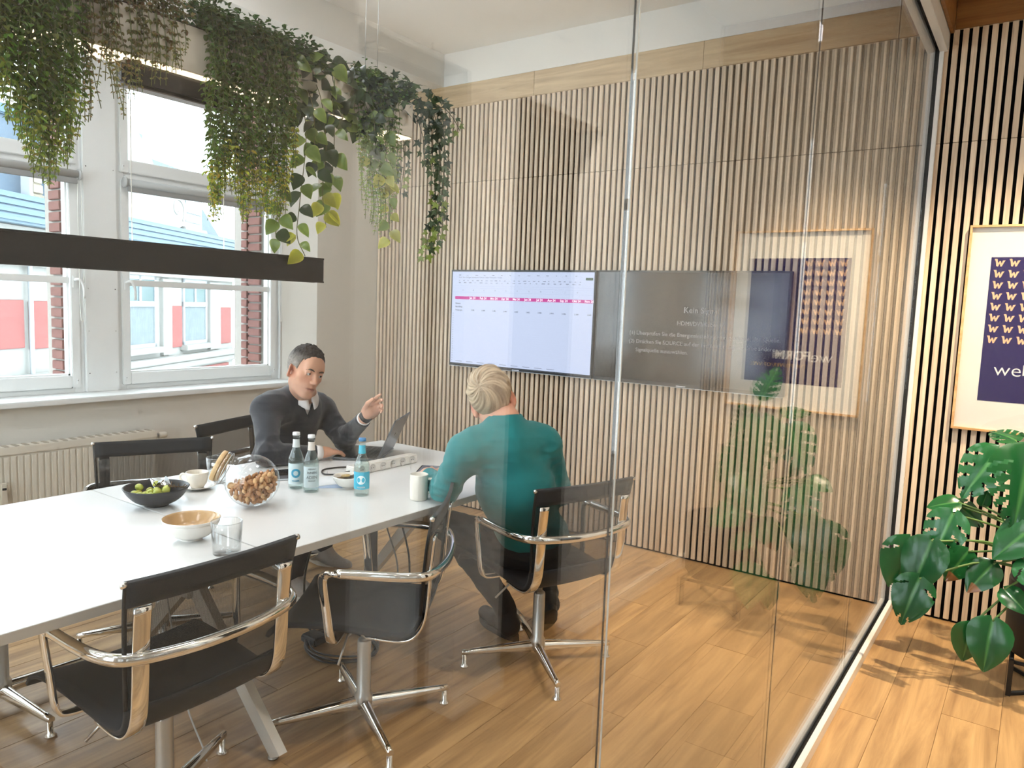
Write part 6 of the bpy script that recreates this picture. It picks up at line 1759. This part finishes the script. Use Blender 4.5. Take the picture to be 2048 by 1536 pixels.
def monstera_leaf(slits, seed, brown=False):
    """heart-shaped blade with deep slits; a grid in (side, along) with cut bands"""
    r = random.Random(seed)
    V, F, C = [], [], []
    n = 36; K = 8
    def half(y):   # half width along the blade, base lobes at y<0
        return float(np.interp(y, [-0.16, -0.10, 0.0, 0.14, 0.30, 0.5, 0.68, 0.84, 0.95, 1.0], [0.13, 0.27, 0.37, 0.43, 0.43, 0.38, 0.29, 0.17, 0.07, 0.005]))
    gd_ = s2l((26, 84, 44)); gl = s2l((44, 112, 56)); br_ = s2l((140, 100, 66))
    cuts = [r.uniform(-.02, .02) + c for c in np.linspace(0.06, 0.78, slits)] if slits else []
    idx = {}
    for i in range(n + 1):
        y = -0.16 + 1.16 * i / n
        for k in range(-K, K + 1):
            u = k / K; w = half(y)
            x = w * u
            yy = y + abs(u) * 0.05 - (0.0 if y > 0 else 0)
            if y < 0 and abs(u) < 0.30: yy = max(yy, -0.02 - 0.3 * abs(u))
            z = 0.10 * abs(u) * w * 2 - 0.30 * y * y * 0.5 - 0.16 * u * u * w + 0.012 * math.sin(9 * y + 2 * u) * abs(u)
            idx[i, k] = len(V); V.append((x, yy, z))
            c = [gd_[j] * (1 - abs(u) * 0.5) + gl[j] * abs(u) * 0.5 for j in range(3)]
            if k == 0: c = s2l((74, 134, 72))
            if brown and y > 0.72 and u < 0.3: c = br_
            C.append(tuple(c))
    for i in range(n):
        y = -0.16 + 1.16 * (i + 0.5) / n
        for k in range(-K, K):
            u = abs(k + 0.5) / K
            cut = False
            for c in cuts:
                yc = c + 0.16 * u
                if abs(y - yc) < 0.020 + 0.012 * u and 0.40 < u < 1.01: cut = True
            if not cut: F.append((idx[i, k], idx[i, k + 1], idx[i + 1, k + 1], idx[i + 1, k]))
    me = col_mesh('leaf', V, F, C, m_mon, True)
    return me
mon = thing('monstera', 'large monstera plant with split glossy leaves in the black pot', 'plant', (mo_c.x, mo_c.y, 0.425))
MO = Vector((mo_c.x, mo_c.y, 0.425))
ml = [monstera_leaf(5, 1), monstera_leaf(4, 2), monstera_leaf(0, 3), monstera_leaf(2, 4), monstera_leaf(0, 5, True), monstera_leaf(6, 6)]
def ray_to_y(px, py, Y):
    v = FW * 1497.826 + RT * (px - 1024) + DN * (py - 768)
    return CP + v * ((Y - CP.y) / v.y)
# (base px, tip px, depth y of base, of tip, mesh, length factor, tilt of the normal)
LV = [((1905, 1030), (1862, 1118), -0.74, -0.80, 1, 1.0), ((1862, 1085), (1820, 1180), -0.82, -0.88, 2, 1.0), ((1822, 1085), (1786, 1195), -0.80, -0.84, 3, 0.95), ((1838, 1160), (1800, 1245), -0.86, -0.92, 3, 1.0),
      ((1935, 1105), (1885, 1165), -0.58, -0.62, 4, 0.9), ((1985, 1130), (1935, 1180), -0.72, -0.78, 4, 1.0), ((1912, 1010), (1985, 1060), -0.50, -0.48, 3, 0.8), ((1915, 1005), (1850, 1010), -0.55, -0.6, 2, 0.9),
      ((1995, 905), (1935, 975), -0.50, -0.56, 1, 1.2), ((2060, 905), (2035, 1035), -0.62, -0.72, 5, 1.15), ((2030, 880), (2010, 870), -0.40, -0.36, 1, 2.5), ((2075, 1050), (1985, 1110), -0.70, -0.76, 2, 1.0), ((2010, 1180), (2060, 1230), -0.74, -0.80, 2, 0.9),
      ((1985, 1245), (1965, 1340), -0.80, -0.86, 2, 1.0), ((1942, 1252), (1925, 1330), -0.78, -0.80, 2, 0.9), ((1965, 1010), (1972, 992), -0.5, -0.5, 2, 1.5), ((2090, 980), (2140, 1060), -0.6, -0.66, 0, 1.2), ((2120, 900), (2180, 960), -0.45, -0.4, 5, 1.2), ((2050, 1120), (2100, 1180), -0.75, -0.85, 1, 1.1), ((2100, 850), (2090, 790), -0.4, -0.35, 0, 1.3)]
rmn = random.Random(8)
for i, (bp, tp, y0, y1, k, lf_s) in enumerate(LV):
    b = ray_to_y(bp[0], bp[1], y0); tpw = ray_to_y(tp[0], tp[1], y1)
    d = tpw - b; ln = d.length * lf_s
    toc = (CP - b).normalized()
    n = toc * 0.9 + Vector((rmn.uniform(-.3, .3), rmn.uniform(-.3, .3), rmn.uniform(0.2, 0.7)))
    o = bpy.data.objects.new('leaf', ml[k]); COL.objects.link(o); o.parent = mon
    o.matrix_local = Matrix.Translation(b - MO) @ orient(d, n) @ Matrix.Scale(ln, 4)
    # petiole arching from the crown of the plant
    c0 = Vector((rmn.uniform(-0.05, 0.05), rmn.uniform(-0.05, 0.05), 0.0)); e = b - MO
    md = c0 * 0.45 + e * 0.55 + Vector((0, 0, 0.05 + 0.10 * abs(e.x)))
    MB().tube(ease([c0, c0 + Vector((e.x * 0.15, e.y * 0.15, max(0.06, e.z * 0.5))), md, e - d * 0.03], 5), [0.0075] * 5 + [0.006] * 5 + [0.0045] * 6, 7).build('petiole', mat('petiole_green', (92, 124, 62), 0.45, var=0.15), mon)
MB().tube(ease([(0, 0, -0.01), (0.02, 0.01, 0.12), (0.01, 0.03, 0.28), (0.05, 0.03, 0.42)], 5), [0.02] * 6 + [0.016] * 5 + [0.010] * 5, 9).build('trunk', mat('monstera_trunk', (86, 74, 52), 0.8, var=0.3, bump=0.4), mon)
